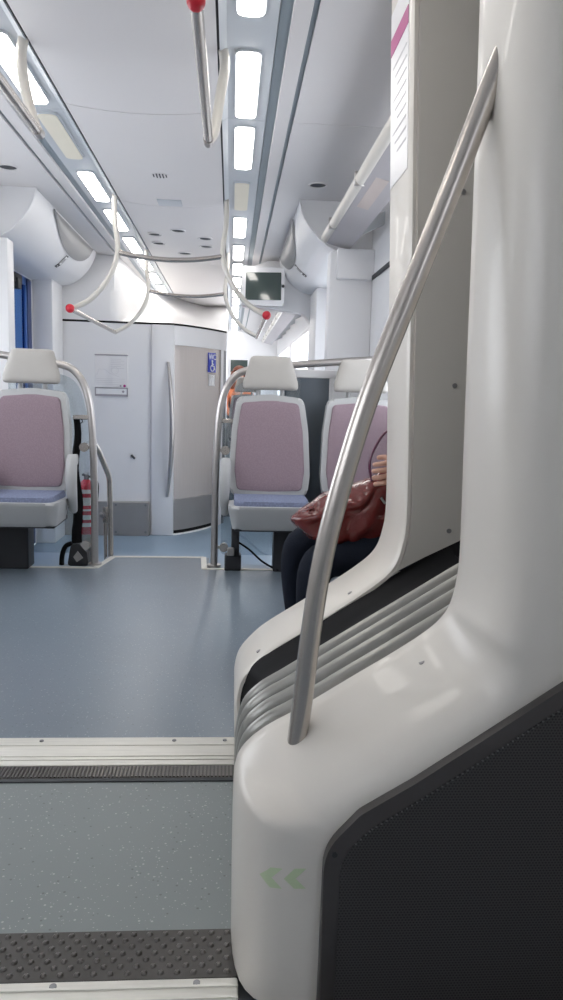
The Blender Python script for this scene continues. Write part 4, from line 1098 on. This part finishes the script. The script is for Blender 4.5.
# maroon bag on the lap
t = thing('handbag', 'glossy maroon leather bag resting on the lap of the seated person', 'bag', (0.42, 2.66, 0.46))
out = fillet([(0.215, 0.560), (0.245, 0.530), (0.290, 0.492), (0.386, 0.468), (0.50, 0.470), (0.60, 0.480), (0.645, 0.56), (0.62, 0.70), (0.56, 0.762), (0.500, 0.722), (0.414, 0.682), (0.343, 0.655), (0.272, 0.610)], [0.012, 0, 0.03, 0.03, 0.03, 0.05, 0.05, 0.05, 0.03, 0.02, 0.03, 0.02, 0.02], 4)
den = []
for a_, c_ in zip(out, out[1:] + out[:1]):
    n_ = max(1, int(math.dist(a_, c_) / 0.012))
    den += [(a_[0] + (c_[0] - a_[0]) * k / n_, a_[1] + (c_[1] - a_[1]) * k / n_) for k in range(n_)]
b = B(); add_puff(b, den, (0.45, 0.59), 0.085, 0.09, 'y', 2.66, 2.3, 16)
def crumple(c):
    n1 = noise.noise(Vector((c.x * 9, c.y * 9, c.z * 16))); n2 = noise.noise(Vector((c.x * 22 + 5, c.y * 20, c.z * 30)))
    fold = abs(math.sin((c.x * 1.0 - c.z * 0.75) * 34 + n1 * 2.5)) ** 0.7 - 0.5
    return Vector((c.x + 0.004 * n2, c.y - 0.018 * fold * (1 if c.y < 2.66 else -1) + 0.012 * n1, c.z + 0.007 * n1 + 0.004 * n2))
xf(b, crumple); obj('bag_body', b, M['leather'], t, angle=75)
b = B(); add_tube(b, spline([(0.500, 2.60, 0.712), (0.490, 2.60, 0.765), (0.502, 2.60, 0.82), (0.545, 2.60, 0.885), (0.60, 2.62, 0.87), (0.63, 2.65, 0.74)], 6), 0.009, 10, flat=0.5); obj('bag_handle', b, M['strapm'], t)
b = B(); add_box(b, 0.555, 0.572, 2.565, 2.585, 0.50, 0.64, 0.005); obj('bag_strap', b, M['strapm'], t)
b = B(); add_tube(b, [(0.530, 2.572, 0.655), (0.545, 2.567, 0.635)], 0.004, 8); obj('zip_pull', b, M['steel'], t)

# red bag on the left edge of the left seat
b = B()
add_puff(b, fillet([(-1.42, 0.468), (-1.262, 0.468), (-1.255, 0.53), (-1.275, 0.60), (-1.31, 0.63), (-1.42, 0.62)], 0.02, 4), (-1.34, 0.54), 0.07, 0.07, 'y', 4.05, 2.4, 8)
xf(b, lambda c: Vector((c.x, c.y + 0.006 * noise.noise(c * 20), c.z)))
solo('handbag', b, M['leather'], 'red bag at the left edge of the left aisle seat cushion', 'bag')

# ================================================================== far away: passenger, seat row, screens
fp = thing('person', 'distant person with auburn hair in an orange top seen past the toilet door', 'person', (0.13, 12.4, 0))
K = {'pel': (0.13, 12.4, 0.56, .12, .15), 'abd': (0.13, 12.42, 0.72, .11, .14), 'che': (0.13, 12.45, 0.96, .11, .16), 'nec': (0.13, 12.44, 1.14, .05), 'h0': (0.13, 12.42, 1.22, .075), 'h1': (0.13, 12.42, 1.31, .09), 'h2': (0.13, 12.42, 1.38, .07),
     'kl': (0.04, 11.98, 0.54, .07), 'al': (0.04, 12.0, 0.10, .04), 'tl': (0.04, 11.86, 0.04, .035), 'hl': (0.05, 12.38, 0.54, .09), 'hr': (0.21, 12.38, 0.54, .09), 'kr': (0.22, 11.98, 0.54, .07), 'ar': (0.22, 12.0, 0.10, .04), 'tr': (0.22, 11.86, 0.04, .035),
     'sl': (-0.05, 12.45, 1.05, .055), 'el': (-0.10, 12.36, 0.80, .042), 'wl': (0.0, 12.14, 0.66, .028), 'sr': (0.31, 12.45, 1.05, .055), 'er': (0.36, 12.36, 0.80, .042), 'wr': (0.26, 12.14, 0.66, .028), 'pl': (0.03, 12.06, 0.64, .03), 'pr': (0.23, 12.06, 0.64, .03)}
KE = [('pel', 'abd'), ('abd', 'che'), ('che', 'nec'), ('nec', 'h0'), ('h0', 'h1'), ('h1', 'h2'), ('pel', 'hl'), ('hl', 'kl'), ('kl', 'al'), ('al', 'tl'), ('pel', 'hr'), ('hr', 'kr'), ('kr', 'ar'), ('ar', 'tr'), ('che', 'sl'), ('sl', 'el'), ('el', 'wl'), ('wl', 'pl'), ('che', 'sr'), ('sr', 'er'), ('er', 'wr'), ('wr', 'pr')]
bb = skin_mesh('body', K, KE, None)
bmesh.ops.create_cone(bb, cap_ends=True, segments=10, radius1=0.018, radius2=0.006, depth=0.045, matrix=Matrix.Translation((0.13, 12.325, 1.30)) @ Matrix.Rotation(R(70), 4, 'X'))
obj('body', bb, M['skin'], fp, angle=80)
def gar(name, keys, edges, m, grow):
    jj = {k: (K[k][0], K[k][1], K[k][2], *[r_ + grow for r_ in K[k][3:]]) for k in keys}
    obj(name, skin_mesh(name, jj, edges, None), m, fp, angle=80)
gar('top', ['abd', 'pel', 'che', 'sl', 'el', 'wl', 'sr', 'er', 'wr'], [('pel', 'abd'), ('abd', 'che'), ('che', 'sl'), ('sl', 'el'), ('el', 'wl'), ('che', 'sr'), ('sr', 'er'), ('er', 'wr')], M['orange'], 0.012)
gar('trousers', ['pel', 'hl', 'kl', 'al', 'hr', 'kr', 'ar'], [('pel', 'hl'), ('hl', 'kl'), ('kl', 'al'), ('pel', 'hr'), ('hr', 'kr'), ('kr', 'ar')], M['jeans'], 0.012)
b = B(); add_ball(b, (0.13, 12.445, 1.36), 0.112, 1, 1, 0.95, 18, 12); bmesh.ops.delete(b, geom=[v for v in b.verts if v.co.y < 12.37 and v.co.z < 1.38], context='VERTS')
for s in (-1, 1): add_tube(b, spline([(0.13 + s * 0.085, 12.44, 1.36), (0.13 + s * 0.105, 12.43, 1.22), (0.13 + s * 0.11, 12.41, 1.08)], 4), [0.05, 0.052, 0.054, 0.054, 0.052, 0.05, 0.045, 0.035, 0.02], 10)
obj('hair', b, M['hair'], fp)
for s in (-1, 1):
    b = B(); add_ball(b, (0.13 + s * 0.034, 12.335, 1.325), 0.011, u=8, v=6); obj('eye', b, M['eyew'], fp)
seatG = copy_tree(seatR); move(seatG, 0.13, 12.66)
seatG['label'] = 'far seat under the distant person in orange'
for x, z, lab in ((0.16, 1.46, 'small dark display high on the far end wall beside the lamp row'), (0.62, 1.50, 'dark square screen on the far wall under the luggage rack')):
    t = thing('wall_display', lab, 'display', (x, 16.2, z))
    b = B(); add_box(b, x - 0.20, x + 0.20, 16.2, 16.26, z - 0.02, z + 0.28, 0.012); obj('display_case', b, M['wall'], t)
    b = B(); add_box(b, x - 0.18, x + 0.18, 16.194, 16.204, z + 0.0, z + 0.26, 0.003, 1); obj('screen', b, M['screen'], t)
b = B(); add_box(b, WL, WR, 16.26, 16.34, 0.0, CEIL + 0.02); struct('wall_end', b, M['wall'])

# ================================================================== outside, light and camera
W = bpy.data.worlds.new('daylight'); S.world = W; W.use_nodes = True
wn = W.node_tree.nodes; wl = W.node_tree.links
bg = wn['Background']; bg.inputs['Strength'].default_value = 3.0
bg.inputs['Color'].default_value = (0.97, 0.97, 1.0, 1)
cam = bpy.data.cameras.new('camera'); co = bpy.data.objects.new('camera', cam); COL.objects.link(co)
cam.sensor_fit = 'VERTICAL'; cam.sensor_height = 24.0; cam.lens = 18.0; cam.clip_start = 0.02
YAW, PIT, ROLL = R(4.03673), R(7.93579), R(1.6)
d = Vector((math.sin(YAW) * math.cos(PIT), math.cos(YAW) * math.cos(PIT), -math.sin(PIT)))
r0 = Vector((math.cos(YAW), -math.sin(YAW), 0)); u0 = r0.cross(d)
u = u0 * math.cos(ROLL) - r0 * math.sin(ROLL); r_ = r0 * math.cos(ROLL) + u0 * math.sin(ROLL)
mw = Matrix(((r_.x, u.x, -d.x), (r_.y, u.y, -d.y), (r_.z, u.z, -d.z))).to_4x4(); mw.translation = Vector((0, 0, 1.0))
co.matrix_world = mw
S.camera = co
S.view_settings.view_transform = 'Standard'; S.view_settings.look = 'None'; S.view_settings.gamma = 1; S.view_settings.exposure = 0.55
S.view_settings.use_curve_mapping = False
S.cycles.use_denoising = True
S.cycles.max_bounces = 10; S.cycles.diffuse_bounces = 6; S.cycles.transparent_max_bounces = 12
